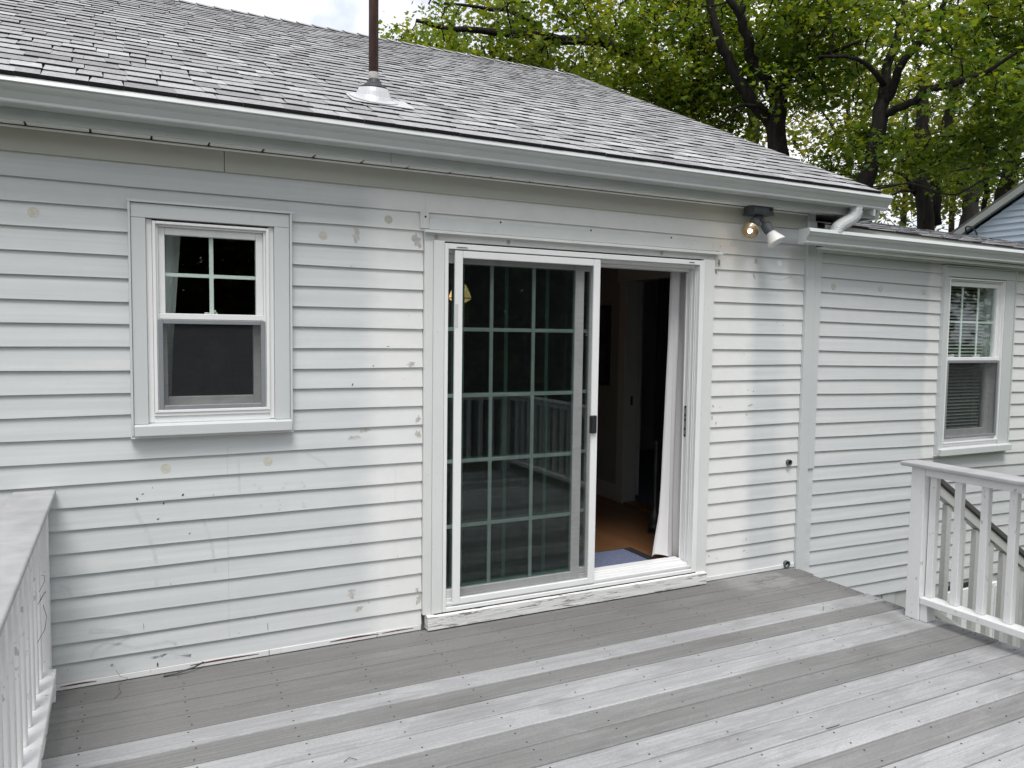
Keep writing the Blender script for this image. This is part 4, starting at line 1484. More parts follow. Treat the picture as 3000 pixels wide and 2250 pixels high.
def lamp_head(sx, target, lit):
    s0 = np.array([2.21+sx*0.018, -0.065, 2.428])
    e = np.array(target)
    d = e-s0; L = np.linalg.norm(d); d /= L
    m = MB()
    m.tube([s0, s0+d*0.045], [0.014, 0.014], 12)
    m.lathe([(0.012, 0.040), (0.030, 0.046), (0.033, 0.060), (0.034, 0.100), (0.031, 0.102), (0.031, 0.118), (0.026, 0.118)], s0, d, 20)
    m.build("socket", M['fixture'], fl, fix=True)
    c0 = s0+d*0.112
    if lit:
        m = MB(); m.lathe([(0.026, 0.0), (0.028, 0.010)], c0, d, 16); m.build("bulb_cap", M['pipe'], fl)
        m = MB()
        m.lathe([(0.022, 0.008), (0.027, 0.02), (0.044, 0.032), (0.059, 0.050), (0.065, 0.074), (0.063, 0.098), (0.051, 0.118), (0.031, 0.130), (0.0, 0.134)], c0, d, 24)
        m.build("bulb", M['glass_clear'], fl, smooth=True, fix=True)
        m = MB()
        m.lathe([(0.0, 0.026), (0.012, 0.032), (0.017, 0.045), (0.015, 0.060), (0.010, 0.085), (0.0, 0.094)], c0, d, 14)
        m.build("filament", M['filament'], fl, smooth=True)
        m = MB()                                    # silvered reflector behind the filament
        m.lathe([(0.012, 0.016), (0.030, 0.030), (0.048, 0.052), (0.0545, 0.070)], c0, d, 24)
        m.build("reflector", M['warm_lit_metal'], fl, smooth=True)
        ld = bpy.data.lights.new("bulb_light", 'POINT'); ld.energy = 0.03; ld.color = (1, 0.7, 0.4); ld.shadow_soft_size = 0.03
        lo = bpy.data.objects.new("bulb_light", ld); link(lo, fl, tuple(c0+d*0.16))
    else:
        m = MB()
        m.lathe([(0.024, -0.004), (0.030, 0.008), (0.040, 0.030), (0.058, 0.072), (0.062, 0.080), (0.060, 0.086), (0.035, 0.092), (0.0, 0.094)], c0, d, 24)
        m.build("bulb", M['frost'], fl, smooth=True, fix=True)


lamp_head(-1, (2.050, -0.150, 2.315), True)
lamp_head(1, (2.272, -0.135, 2.30), False)

# ================================================================== inside the house
FZ = 0.140
box_obj("floor", M['oak'], -5.1, 2.45, 0.15, 7.6, FZ-0.03, FZ, kind="structure")
box_obj("ceiling", M['wall_in'], -5.1, 2.7, 0.12, 7.6, 2.42, 2.45, kind="structure")
PX = 2.42                                          # partition with the doorway
box_obj("partition_wall", M['wall_in'], PX, PX+0.12, 1.76, 7.6, FZ, 2.42, house)
box_obj("partition_wall", M['wall_in'], PX, PX+0.12, 0.12, 0.76, FZ, 2.42, house)
box_obj("partition_wall", M['wall_in'], PX, PX+0.12, 0.7605, 1.7595, 2.12, 2.42, house)
box_obj("door_casing", M['trim_in'], PX-0.022, PX-0.001, 1.69, 1.80, FZ, 2.115, house, bevel=0.004)
box_obj("door_casing", M['trim_in'], PX-0.022, PX-0.001, 0.72, 0.82, FZ, 2.115, house, bevel=0.004)
box_obj("door_casing", M['trim_in'], PX-0.024, PX-0.001, 0.70, 1.83, 2.1155, 2.23, house, bevel=0.004)
box_obj("door_jamb", M['trim_in'], PX+0.0, PX+0.13, 1.70, 1.7595, FZ, 2.1195, house, bevel=0.003)
box_obj("jamb_latch", M['black'], PX+0.05, PX+0.075, 1.697, 1.6995, 1.02, 1.10, house)
box_obj("baseboard", M['trim_in'], PX-0.016, PX-0.001, 1.801, 7.5, FZ, FZ+0.15, house, bevel=0.004)
box_obj("threshold", M['oak'], PX-0.01, PX+0.14, 0.82, 1.70, FZ, FZ+0.014, house, bevel=0.004)
box_obj("partition_wall", M['wall_in'], -5.1, PX, 5.2, 5.3, FZ, 2.42, house)
box_obj("partition_wall", M['wall_in'], -0.45, -0.35, 0.3, 5.2, FZ, 2.42, house)
# dark room beyond the doorway
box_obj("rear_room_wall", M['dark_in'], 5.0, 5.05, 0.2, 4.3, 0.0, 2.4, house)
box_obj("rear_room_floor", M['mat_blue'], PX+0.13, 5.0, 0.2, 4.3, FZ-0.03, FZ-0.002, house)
fr_ = empty("tall_cabinet", (4.3, 2.3, FZ), "dark steel front cabinet standing in the unlit room beyond the inner doorway", "cabinet")
box_obj("cabinet_body", M['steel'], 3.95, 4.6, 2.0, 2.75, FZ, 1.98, fr_, bevel=0.01)
box_obj("cabinet_door", M['steel'], 3.925, 3.9485, 2.01, 2.74, FZ+0.75, 1.97, fr_, bevel=0.006)
box_obj("cabinet_handle", M['metal'], 3.895, 3.922, 2.05, 2.075, 1.05, 1.5, fr_, bevel=0.005)
tb = empty("tissue_box", (3.2, 1.75, 1.0), "dark tissue box with a white tissue in the room beyond", "tissue box")
box_obj("carton", M['canvas'], 3.14, 3.36, 1.72, 1.84, 0.905, 0.99, tb, bevel=0.003)
m = MB(); m.lathe([(0.05, 0.0), (0.03, 0.02), (0.012, 0.045), (0.0, 0.06)], (3.25, 1.78, 0.99), (0.2, 0, 1), 7); m.build("tissue", M['paper'], tb)
dr = empty("dresser", (3.4, 1.8, FZ), "black low dresser under the tissue box", "dresser")
box_obj("dresser_body", M['black'], 3.05, 3.9, 1.62, 1.95, FZ, 0.885, dr, bevel=0.006)
box_obj("dresser_top", M['black'], 3.03, 3.92, 1.60, 1.96, 0.886, 0.905, dr, bevel=0.004)

# picture on the partition
pc = empty("picture", (PX-0.01, 2.35, 1.18), "dark framed canvas hanging on the inner wall left of the doorway", "picture")
fm = MB()
y0_, y1_, z0_, z1_ = 1.95, 2.75, 1.18, 1.91
fm.box(PX-0.030, PX-0.002, y0_, y0_+0.03, z0_, z1_); fm.box(PX-0.030, PX-0.002, y1_-0.03, y1_, z0_, z1_)
fm.box(PX-0.030, PX-0.002, y0_+0.0305, y1_-0.0305, z0_, z0_+0.03); fm.box(PX-0.030, PX-0.002, y0_+0.0305, y1_-0.0305, z1_-0.03, z1_)
fm.build("picture_frame", M['black'], pc, bevel=0.003)
box_obj("canvas", M['canvas'], PX-0.018, PX-0.004, y0_+0.031, y1_-0.031, z0_+0.031, z1_-0.031, pc)

# pendant lamp
pd = empty("pendant_lamp", (0.672, 1.5, 2.0), "lit amber glass pendant glimpsed through the door's left edge", "lamp")
m = MB(); m.lathe([(0.010, 0.13), (0.025, 0.12), (0.055, 0.085), (0.082, 0.02), (0.088, 0.0), (0.075, -0.012), (0.045, -0.03), (0.0, -0.04)], (0.735, 1.5, 1.905), (0, 0, 1), 24); m.build("glass_shade", M['pendant'], pd, smooth=True)
m = MB(); m.lathe([(0.0885, -0.004), (0.0905, 0.0), (0.0885, 0.004)], (0.735, 1.5, 1.905), (0, 0, 1), 24); m.build("shade_band", M['rubber'], pd)
m = MB(); m.tube([(0.735, 1.5, 2.035), (0.735, 1.5, 2.42)], 0.006, 8); m.build("stem", M['rubber'], pd)
ld = bpy.data.lights.new("pendant_light", 'POINT'); ld.energy = 0.25; ld.color = (1, 0.7, 0.4); ld.shadow_soft_size = 0.12
lo = bpy.data.objects.new("pendant_light", ld); link(lo, pd, (0.70, 1.5, 1.78))

# turned post: leg of a dark high table
tp = empty("turned_post", (2.05, 0.75, FZ), "black turned wooden post standing behind the curtain", "post")
m = MB()
m.lathe([(0.046, 0.0), (0.046, 0.03), (0.052, 0.035), (0.052, 0.06), (0.045, 0.07), (0.050, 0.085), (0.050, 0.15), (0.030, 0.165), (0.022, 0.20), (0.020, 0.48), (0.024, 0.50), (0.024, 0.515), (0.018, 0.53), (0.016, 0.66), (0.022, 0.68), (0.022, 0.70), (0.012, 0.712), (0.0, 0.715)], (2.045, 0.75, FZ), (0, 0, 1), 20)
m.build("turned_shaft", M['black'], tp, smooth=True)
m = MB(); m.lathe([(0.052, 0.0), (0.052, 0.012), (0.047, 0.012)], (2.045, 0.75, FZ+0.0005), (0, 0, 1), 20); m.build("foot_ring", M['rubber'], tp)

# door mat
mt = empty("door_mat", (1.25, 0.32, FZ), "slate blue door mat with black border inside the open door", "mat")
box_obj("mat_pile", M['mat_blue'], 0.80, 1.545, 0.155, 0.445, FZ+0.006, FZ+0.011, mt, bevel=0.002)
box_obj("mat_border", M['mat_edge'], 0.76, 1.625, 0.142, 0.470, FZ, FZ+0.0058, mt, bevel=0.002)

# curtain gathered at the right side of the opening
cu = MB()
nu, nv = 72, 34
grid = []
for j in range(nv+1):
    f = j/nv                                       # 0 bottom .. 1 top
    z_ = FZ+0.012+f*(2.20-FZ)
    for i in range(nu+1):
        u = i/nu
        xl = np.interp(f, [0, 0.035, 0.14, 0.26, 0.45, 0.70, 1.0], [1.575, 1.590, 1.636, 1.655, 1.675, 1.694, 1.700])
        xr_ = np.interp(f, [0, 0.15, 1.0], [1.90, 1.865, 1.86])
        amp = np.interp(f, [0, 0.12, 0.5, 1.0], [0.026, 0.018, 0.014, 0.012])
        ph = 2*math.pi*(1.9*u**0.85+0.10*math.sin(3*f))
        x_ = xl+(xr_-xl)*u+0.006*math.sin(2*ph+f*3)
        y_ = 0.185+amp*math.sin(ph)+0.005*math.sin(ph*2.3+1.2+4*f)-0.03*(1-f)**6
        zz = z_+(0.02*math.sin(ph*0.5+0.4)+0.014*u if j == 0 else 0)
        grid.append((x_, y_, zz))
m = MB()
m.v = grid
for j in range(nv):
    for i in range(nu):
        a = j*(nu+1)+i
        m.f.append((a, a+1, a+nu+2, a+nu+1)); m.t.append(0.5)
curtain = m.build("curtain", M['curtain'], None, smooth=True)
tag(curtain, "long white curtain gathered at the right side of the open doorway", "curtain")
# curtain at the left window
m = MB()
grid = []
for j in range(13):
    f = j/12
    for i in range(25):
        u = i/24
        xr_ = np.interp(f, [0, 0.3, 1], [-1.355, -1.345, -1.30])
        grid.append((-1.47+(xr_+1.47)*u, 0.17+0.012*math.sin(u*16+f), 1.30+f*0.86))
m.v = grid
for j in range(12):
    for i in range(24):
        a = j*25+i
        m.f.append((a, a+1, a+26, a+25)); m.t.append(0.5)
c2 = m.build("curtain", M['curtain'], None, smooth=True)
tag(c2, "narrow white curtain at the left edge of the small square window", "curtain")

# ================================================================== neighbour's house
nb = empty("neighbour_house", (14.0, 3.0, GZ), "pale blue clapboard gable of the neighbour's house beyond the extension roof", "house")


def ray_x(px, py, X):
    d = _fw + _r*(px-1500)/FPX - _u*(py-1125)/FPX
    return CAM+d*((X-CAM[0])/d[0])


NX = 11.85
A_ = ray_x(2793, 682, NX-0.08); B_ = ray_x(3000, 536, NX-0.08)
nsl = (B_[2]-A_[2])/(B_[1]-A_[1])                   # z per y (negative y is nearer)
t = NT("pale_blue_siding")
n = t.noise((1, 3, 20), 4)
M['blue'] = t.set(t.mix(t.ramp(n, (0.3, 0.0), (0.7, 1.0)), (0.62, 0.73, 0.91), (0.68, 0.78, 0.93)), 0.55)
y_eave = A_[1]+0.55
z_eave = A_[2]+nsl*0.55
y_ridge = y_eave-4.2
z_ridge = z_eave+nsl*(y_ridge-y_eave)
k = 0
z_ = z_eave-1.4
while z_ < z_ridge-0.2:
    zt = z_+0.105
    def ylim(zq): return y_eave-0.30+(zq-z_eave)/nsl, 2*y_ridge-(y_eave-0.30+(zq-z_eave)/nsl)
    ya, yb = ylim(z_) if z_ > z_eave-0.3*nsl*0 and z_ > z_eave else (y_eave-0.3, 2*y_ridge-y_eave+0.3)
    ya2, yb2 = ylim(zt) if zt > z_eave else (y_eave-0.3, 2*y_ridge-y_eave+0.3)
    m = MB()
    m.face([(NX, ya, z_), (NX+0.022, ya2, zt), (NX+0.022, yb2, zt), (NX, yb, z_)])
    m.face([(NX+0.026, ya, z_), (NX, ya, z_), (NX, yb, z_), (NX+0.026, yb, z_)])
    m.build("clapboard", M['blue'], nb, fix=False)
    z_ = zt
    k += 1
m = MB()
m.extrude_x([(y_eave-0.3, GZ), (y_eave-0.3, z_eave-0.01), (y_ridge, z_ridge-0.25), (2*y_ridge-y_eave+0.3, z_eave-0.01), (2*y_ridge-y_eave+0.3, GZ)], NX+0.03, NX+6)
m.build("wall", M['blue'], nb, fix=True)
m = MB()
m.extrude_x([(y_eave, z_eave), (y_eave, z_eave+0.05), (y_ridge, z_ridge+0.05), (2*y_ridge-y_eave, z_eave+0.05), (2*y_ridge-y_eave, z_eave), (y_ridge, z_ridge)], NX-0.075, NX+6.2)
m.build("roof", M['drip'], nb, fix=True)
m = MB()
for sg in (1, -1):
    f = (lambda y: y) if sg == 1 else (lambda y: 2*y_ridge-y)
    m.hexa([(NX-0.08, f(y_eave), z_eave-0.12), (NX-0.055, f(y_eave), z_eave-0.12), (NX-0.055, y_ridge, z_ridge-0.12), (NX-0.08, y_ridge, z_ridge-0.12),
            (NX-0.08, f(y_eave), z_eave-0.002), (NX-0.055, f(y_eave), z_eave-0.002), (NX-0.055, y_ridge, z_ridge-0.002), (NX-0.08, y_ridge, z_ridge-0.002)])
m.build("rake_board", M['gutter'], nb, fix=True)
m = MB()
for sg in (1, -1):
    f = (lambda y: y) if sg == 1 else (lambda y: 2*y_ridge-y)
    m.hexa([(NX-0.03, f(y_eave-.25), z_eave-0.12-.25*nsl), (NX-0.004, f(y_eave-.25), z_eave-0.12-.25*nsl), (NX-0.004, y_ridge, z_ridge-0.12), (NX-0.03, y_ridge, z_ridge-0.12),
            (NX-0.03, f(y_eave-.25), z_eave-0.005-.25*nsl), (NX-0.004, f(y_eave-.25), z_eave-0.005-.25*nsl), (NX-0.004, y_ridge, z_ridge-0.005), (NX-0.03, y_ridge, z_ridge-0.005)])
m.build("frieze_board", M['trim'], nb, fix=True)

# cables
def cable(pts, r_, label, n=24):
    P = [np.array(p) for p in pts]
    out = []
    for k in range(n+1):
        f = k/n*(len(P)-1)
        i = min(int(f), len(P)-2)
        a = f-i
        p0, p1, p2, p3 = P[max(i-1, 0)], P[i], P[i+1], P[min(i+2, len(P)-1)]
        out.append(0.5*((2*p1)+(-p0+p2)*a+(2*p0-5*p1+4*p2-p3)*a*a+(-p0+3*p1-3*p2+p3)*a**3))
    m = MB(); m.tube(out, r_, 6)
    o = m.build("overhead_cable", M['cable'], None)
    return tag(o, label, "cable", "overhead cables")


cable([at(2480, 575, 15.5), at(2570, 553, 15), at(2700, 528, 14.6), at(2800, 500, 14.2), at(2900, 483, 13.8), at(3000, 466, 13.4), at(3150, 440, 13.0)], 0.016, "upper black service cable sloping up to the right past the twin trunks")
cable([at(2480, 555, 15.6), at(2560, 547, 15.2), at(2660, 538, 14.8), at(2710, 548, 14.6), at(2760, 566, 14.4), at(2800, 570, 14.3), at(2840, 552, 14.2), at(2875, 530, 14.1), at(2960, 500, 14.0), at(3120, 450, 13.8)], 0.014, "lower black service cable sagging in a loop above the extension roof")
cable([np.array([NX-0.05, *ray_x(2837, 685, NX)[1:]]), np.array([NX-0.12, *ray_x(2842, 668, NX)[1:]]), np.array([NX-0.1, *ray_x(2855, 666, NX)[1:]]), np.array([NX-0.08, *ray_x(2866, 678, NX)[1:]]), np.array([NX-0.04, *ray_x(2867, 690, NX)[1:]])], 0.012, "small black drip loop of cable on the neighbour's blue gable")

# ================================================================== small litter
def twig(pts, r_, label, cat="twig", mat='twig'):
    m = MB(); m.tube([np.array(p) for p in pts], r_, 5)
    return tag(m.build("twig", M[mat], None), label, cat, "litter on the deck and railing")


twig([(-1.855, -0.72, 0.68), (-1.842, -0.66, 0.70), (-1.846, -0.60, 0.705), (-1.86, -0.57, 0.70)], 0.0008, "uppermost thin stem looped on the left railing's balusters", "twig")
twig([(-1.856, -0.72, 0.64), (-1.840, -0.64, 0.655), (-1.850, -0.60, 0.64), (-1.865, -0.66, 0.615)], 0.0009, "middle thin stem hooked on the left railing's balusters", "twig")
twig([(-1.852, -0.62, 0.60), (-1.838, -0.66, 0.565), (-1.842, -0.70, 0.53), (-1.862, -0.74, 0.50)], 0.0010, "lowest curled stem caught on the left railing's balusters", "twig")
twig([(-1.62, -0.02, 0.06), (-1.60, -0.045, 0.035), (-1.57, -0.06, 0.03), (-1.61, -0.10, 0.02), (-1.60, -0.15, 0.006), (-1.63, -0.20, 0.004)], 0.0009, "long wiry stem leaning on the wall near the deck's left corner", "twig")
twig([(-1.42, -0.045, 0.006), (-1.36, -0.05, 0.010), (-1.28, -0.040, 0.022), (-1.24, -0.02, 0.03)], 0.004, "black scrap of torn tarpaper lying against the wall base", "scrap", 'black')
twig([(-0.84, -1.135, 0.004), (-0.815, -1.125, 0.010), (-0.79, -1.14, 0.004)], 0.0014, "tiny curled brown seed stalk on a dark deck board", "twig", 'red_wood')
twig([(1.05, -1.75, 0.003), (1.09, -1.752, 0.004), (1.13, -1.75, 0.003)], 0.0014, "short red splinter lying in a deck joint", "splinter", 'red_wood')
twig([(2.18, -0.735, 0.001), (2.183, -0.735, 0.028)], 0.0015, "tiny upright stalk stuck in the deck joint near the stairs", "twig")
for k, (x_, y_) in enumerate(((-1.655, -0.195), (-1.640, -0.19), (-1.60, -0.17), (-1.64, -0.03))):
    pass

# ================================================================== trees
LEAF = np.array([(0, 0, 0), (0.16, 0.10, 0), (0.50, 0.05, -.06), (0.36, 0.30, -.02), (0.52, 0.58, -.10), (0.20, 0.56, 0), (0.0, 1.0, -.12),
                 (-0.20, 0.56, 0), (-0.52, 0.58, -.10), (-0.36, 0.30, -.02), (-0.50, 0.05, -.06), (-0.16, 0.10, 0)])
LEAF_SIMPLE = np.array([(0, 0, 0), (0.42, 0.28, -.05), (0.30, 0.75, -.05), (0, 1.0, -.1), (-0.30, 0.75, -.05), (-0.42, 0.28, -.05)])


def leaf_mesh(name, centers, sizes, tones_, mat, template, rg, droop=0.5):
    n = len(centers)
    k = len(template)
    az = rg.uniform(0, 2*np.pi, n)
    tilt = np.clip(rg.normal(droop, 0.45, n), -0.6, 1.5)          # how far the tip hangs down
    rollv = rg.normal(0, 0.5, n)
    ydir = np.stack([np.cos(az)*np.cos(tilt), np.sin(az)*np.cos(tilt), -np.sin(tilt)], 1)
    side = np.stack([-np.sin(az), np.cos(az), np.zeros(n)], 1)
    up = np.cross(side, ydir)
    s2 = side*np.cos(rollv)[:, None]+up*np.sin(rollv)[:, None]
    u2 = np.cross(s2, ydir)
    V = centers[:, None, :]+sizes[:, None, None]*(template[None, :, 0:1]*s2[:, None, :]+template[None, :, 1:2]*ydir[:, None, :]+template[None, :, 2:3]*u2[:, None, :])
    me = bpy.data.meshes.new(name)
    me.vertices.add(n*k)
    me.vertices.foreach_set("co", V.reshape(-1).astype(np.float32))
    me.loops.add(n*k)
    me.loops.foreach_set("vertex_index", np.arange(n*k, dtype=np.int32))
    me.polygons.add(n)
    me.polygons.foreach_set("loop_start", np.arange(0, n*k, k, dtype=np.int32))
    me.polygons.foreach_set("loop_total", np.full(n, k, dtype=np.int32))
    a_ = me.attributes.new("tone", 'FLOAT', 'FACE')
    a_.data.foreach_set("value", np.clip(tones_, 0, 1).astype(np.float32))
    me.materials.append(mat)
    me.update(calc_edges=True)
    return me


def gap_noise(p, seed):
    s = seed*1.7
    return (np.sin(p[:, 0]*1.9+s)+np.sin(p[:, 1]*2.3+s*2)+np.sin(p[:, 2]*2.6+s*3)+np.sin((p[:, 0]+p[:, 2])*3.7+s)+np.sin((p[:, 1]-p[:, 2])*3.1+s*.7))/5


def tree(name, label, base, limbs, blobs, leaf_size, mat_leaf='leaf', bark='bark', n_leaf=15, spread=0.30, seed=1, template=LEAF, gap=-0.12, tone0=0.45, cat="tree", group=None, twig_r=0.013, bare=0, dens=0.76, push=0.0):
    """limbs: list of (points, radii) with the trunk first; blobs: (centre, radii, number of leaf clusters)."""
    rg = np.random.default_rng(seed)
    root = empty(name, base, label, cat, group)
    nodes = []
    for li, (pts, radii) in enumerate(limbs):
        P = [np.array(q, float) for q in pts]
        fine, fr = [], []
        for k in range(len(P)-1):
            L = np.linalg.norm(P[k+1]-P[k])
            ns = max(2, int(L/0.22))
            for j in range(ns):
                f = j/ns
                q = P[k]*(1-f)+P[k+1]*f
                fine.append(q+rg.normal(0, 0.012, 3)*(1 if (k or j) else 0))
                fr.append((radii[k]*(1-f)+radii[k+1]*f)*rg.uniform(0.95, 1.06))
        fine.append(P[-1]); fr.append(radii[-1])
        m = MB()
        m.tube(fine, fr, 12 if li == 0 else 9)
        m.build("trunk" if li == 0 else "limb", M[bark], root, smooth=True)
        start = 0 if li else int(len(fine)*0.5)
        nodes.extend(fine[start:])
    nodes = [np.array(q) for q in nodes]
    C = []
    for c_, r_, n_ in blobs:
        q = rg.normal(0, 1, (n_*3, 3))
        q /= np.linalg.norm(q, axis=1)[:, None]
        q *= rg.uniform(0.15, 1, n_*3)[:, None]**(1/2.4)
        away = np.array([c_[0]-CAM[0], c_[1]-CAM[1], 0.0]); away /= np.linalg.norm(away)
        pts = np.array(c_)+away*push+q*np.array(r_)
        pts = pts[gap_noise(pts, seed) > gap][:int(n_*dens)]
        C.append(pts)
    C = np.concatenate(C)
    arr = np.array(nodes)
    d0 = np.array([np.min(np.sum((arr-c_)**2, 1)) for c_ in C])
    buf = np.zeros((len(arr)+len(C)*5, 3)); buf[:len(arr)] = arr
    cnt = len(arr)
    br = MB()
    for ci in np.argsort(d0):
        c_ = C[ci]
        dd = np.sum((buf[:cnt]-c_)**2, 1)
        j = int(np.argmin(dd))
        a = buf[j]
        L = math.sqrt(dd[j])
        if L < 0.05: continue
        mid = (a+c_)/2+rg.normal(0, 0.10*L, 3)+np.array([0, 0, 0.06*L])
        q1, q2 = (a+mid)/2+rg.normal(0, .03*L, 3), (mid+c_)/2+rg.normal(0, .03*L, 3)
        r0_ = min(0.045, twig_r*(0.8+L*0.9))
        br.tube([a, q1, mid, q2, c_], [r0_, r0_*.85, r0_*.7, r0_*.55, r0_*.35], 5, caps=False)
        for q in (q1, mid, q2, c_):
            buf[cnt] = q; cnt += 1
    br.build("branches", M[bark], root, smooth=True, kind="stuff")
    if bare: C = C[rg.random(len(C)) > bare]
    n = len(C)*n_leaf
    ctr = np.repeat(C, n_leaf, 0)
    off = rg.normal(0, 1, (n, 3))*np.array([spread, spread, spread*0.62])
    ctr = ctr+off-np.array([0, 0, spread*0.25])
    cl_tone = np.repeat(rg.normal(tone0, 0.22, len(C)), n_leaf)
    zz = (ctr[:, 2]-C[:, 2].min())/(np.ptp(C[:, 2])+1e-6)
    tn = cl_tone+rg.normal(0, 0.13, n)+0.18*(zz-0.5)
    me = leaf_mesh("crown", ctr, leaf_size*rg.uniform(0.55, 1.45, n), tn, M[mat_leaf], template, rg)
    o = bpy.data.objects.new("crown", me)
    link(o, root)
    o.location = -WT[root.name]
    o["kind"] = "stuff"
    return root


def L(pxs, D, radii, dd=0.0):
    """Limb through photograph pixels at a distance that changes by dd along it."""
    n_ = len(pxs)
    return ([at(px, py, D+dd*i/(n_-1)) for i, (px, py) in enumerate(pxs)], list(np.interp(np.linspace(0, 1, n_), np.linspace(0, 1, len(radii)), radii)))


def ground_below(p): return np.array([p[0]+0.05, p[1], GZ])


def trunk_limb(pxs, D, radii, dd=0.0):
    pts, rr3 = L(pxs, D, radii, dd)
    g_ = ground_below(pts[0])
    return ([g_, g_*0.5+pts[0]*0.5]+pts, [radii[0]*1.35, radii[0]*1.08]+rr3)


# A: the big maple right of the ridge
D = 13.6
A1 = trunk_limb([(2283, 460), (2278, 400), (2276, 340), (2279, 285)], D, [0.165, 0.15, 0.155, 0.15])
tree("maple_tree", "dark forked maple standing just behind the roof's right slope", ground_below(A1[0][2]),
     [A1, L([(2262, 365), (2225, 325), (2199, 294), (2172, 253), (2158, 226), (2136, 176), (2122, 150), (2095, 70), (2075, -30), (2060, -140)], D, [0.115, 0.10, 0.085, 0.07, 0.045], -0.6),
      L([(2274, 280), (2258, 245), (2232, 213), (2203, 181), (2194, 149), (2194, 113), (2181, 86), (2167, 45), (2140, 5), (2110, -70)], D, [0.10, 0.085, 0.08, 0.075, 0.06, 0.045], -0.9),
      L([(2168, 45), (2178, 0), (2192, -70), (2200, -160)], D-0.7, [0.055, 0.045, 0.03], 0.0),
      L([(2282, 280), (2296, 240), (2312, 215), (2316, 136), (2323, 45), (2326, -80), (2335, -200)], D, [0.12, 0.105, 0.09, 0.085, 0.06], 0.8),
      L([(2330, 115), (2350, 75), (2376, 30)], D+0.5, [0.05, 0.04, 0.028], 0.2),
      L([(2253, 330), (2220, 312), (2180, 306), (2128, 325)], D-0.2, [0.045, 0.038, 0.028, 0.02], -0.6),
      L([(2322, 60), (2400, 40), (2480, -20), (2560, -90)], D+0.4, [0.05, 0.04, 0.025], -1.0),
      L([(2312, 200), (2370, 185), (2440, 150), (2520, 120)], D+0.2, [0.05, 0.035, 0.02], -1.5)],
     [(at(2160, 60, D-1.0), (1.9, 1.9, 1.6), 330), (at(2330, -40, D), (1.8, 1.8, 1.5), 230), (at(2420, 120, D-0.6), (1.25, 1.5, 1.0), 170), (at(2120, 260, D+0.4), (1.0, 1.2, 0.7), 120), (at(2200, -160, D), (2.2, 2.2, 1.2), 120)],
     0.080, seed=3, tone0=0.42, n_leaf=18, spread=0.20, gap=0.07, push=0.8, group='trees behind the house')
# B: leaning maple
D = 12.6
B1 = trunk_limb([(2525, 560), (2545, 500), (2562, 440), (2575, 350), (2586, 300)], D, [0.135, 0.12, 0.11, 0.105, 0.10], 0.2)
tree("maple_tree", "black leaning maple trunk right of the gutter end", ground_below(B1[0][2]),
     [B1, L([(2586, 300), (2592, 240), (2602, 190), (2630, 120), (2650, 40), (2660, -70)], D+0.2, [0.08, 0.07, 0.055, 0.035], 0.2),
      L([(2588, 300), (2610, 280), (2622, 230), (2636, 200), (2680, 140), (2740, 60), (2790, -40)], D+0.2, [0.07, 0.06, 0.05, 0.03], -0.6),
      L([(2592, 335), (2612, 325), (2646, 312), (2687, 298), (2714, 262), (2796, 244), (2880, 215), (2980, 150)], D+0.2, [0.06, 0.055, 0.05, 0.04, 0.02], -1.4),
      L([(2590, 250), (2540, 190), (2480, 160), (2400, 165)], D+0.1, [0.045, 0.03, 0.018], -0.8)],
     [(at(2640, 30, D), (1.9, 1.9, 1.2), 240), (at(2850, 120, D-0.8), (1.5, 1.6, 1.1), 260), (at(2960, 290, D-0.8), (0.8, 1.1, 0.75), 120), (at(2690, 360, D-0.6), (0.95, 1.1, 0.42), 130), (at(2470, 270, D+0.2), (0.9, 1.0, 0.8), 120), (at(2460, 420, D+0.5), (0.6, 0.8, 0.45), 60), (at(2900, -60, D), (2.0, 2.0, 1.0), 120)],
     0.080, seed=8, tone0=0.44, n_leaf=18, spread=0.20, gap=0.08, push=0.7, group='trees behind the house')
# C: twin trunks
D = 18.5
C1 = trunk_limb([(2712, 650), (2706, 590), (2700, 545), (2690, 490), (2694, 445), (2700, 380), (2706, 300), (2700, 200)], D, [0.17, 0.16, 0.15, 0.145, 0.14, 0.13, 0.11, 0.08])
tree("forked_tree", "twin dark trunks rising above the extension roof left of the blue gable", ground_below(C1[0][2]),
     [C1, L([(2742, 660), (2740, 600), (2737, 555), (2746, 500), (2760, 445), (2776, 350), (2792, 280), (2810, 190), (2830, 90)], D+0.3, [0.125, 0.12, 0.115, 0.11, 0.10, 0.06], 0.3),
      L([(2740, 500), (2728, 475), (2722, 445), (2724, 400), (2700, 340)], D+0.2, [0.06, 0.055, 0.05, 0.03], 0.0),
      L([(2685, 570), (2668, 545), (2660, 522), (2640, 508), (2600, 498), (2560, 500)], D, [0.05, 0.045, 0.04, 0.03, 0.02], -0.6),
      L([(2694, 560), (2640, 562), (2590, 580)], D, [0.035, 0.025, 0.015], -0.5)],
     [(at(2740, 120, D), (2.4, 2.4, 1.4), 130), (at(2620, 470, D+1), (1.4, 1.6, 0.9), 90), (at(2720, 640, D-0.8), (0.6, 0.6, 0.30), 60), (at(2780, 430, D+1.0), (1.2, 1.6, 1.2), 50)],
     0.10, 'leaf_far', seed=14, tone0=0.5, n_leaf=13, spread=0.27, gap=0.03, group='trees behind the house')
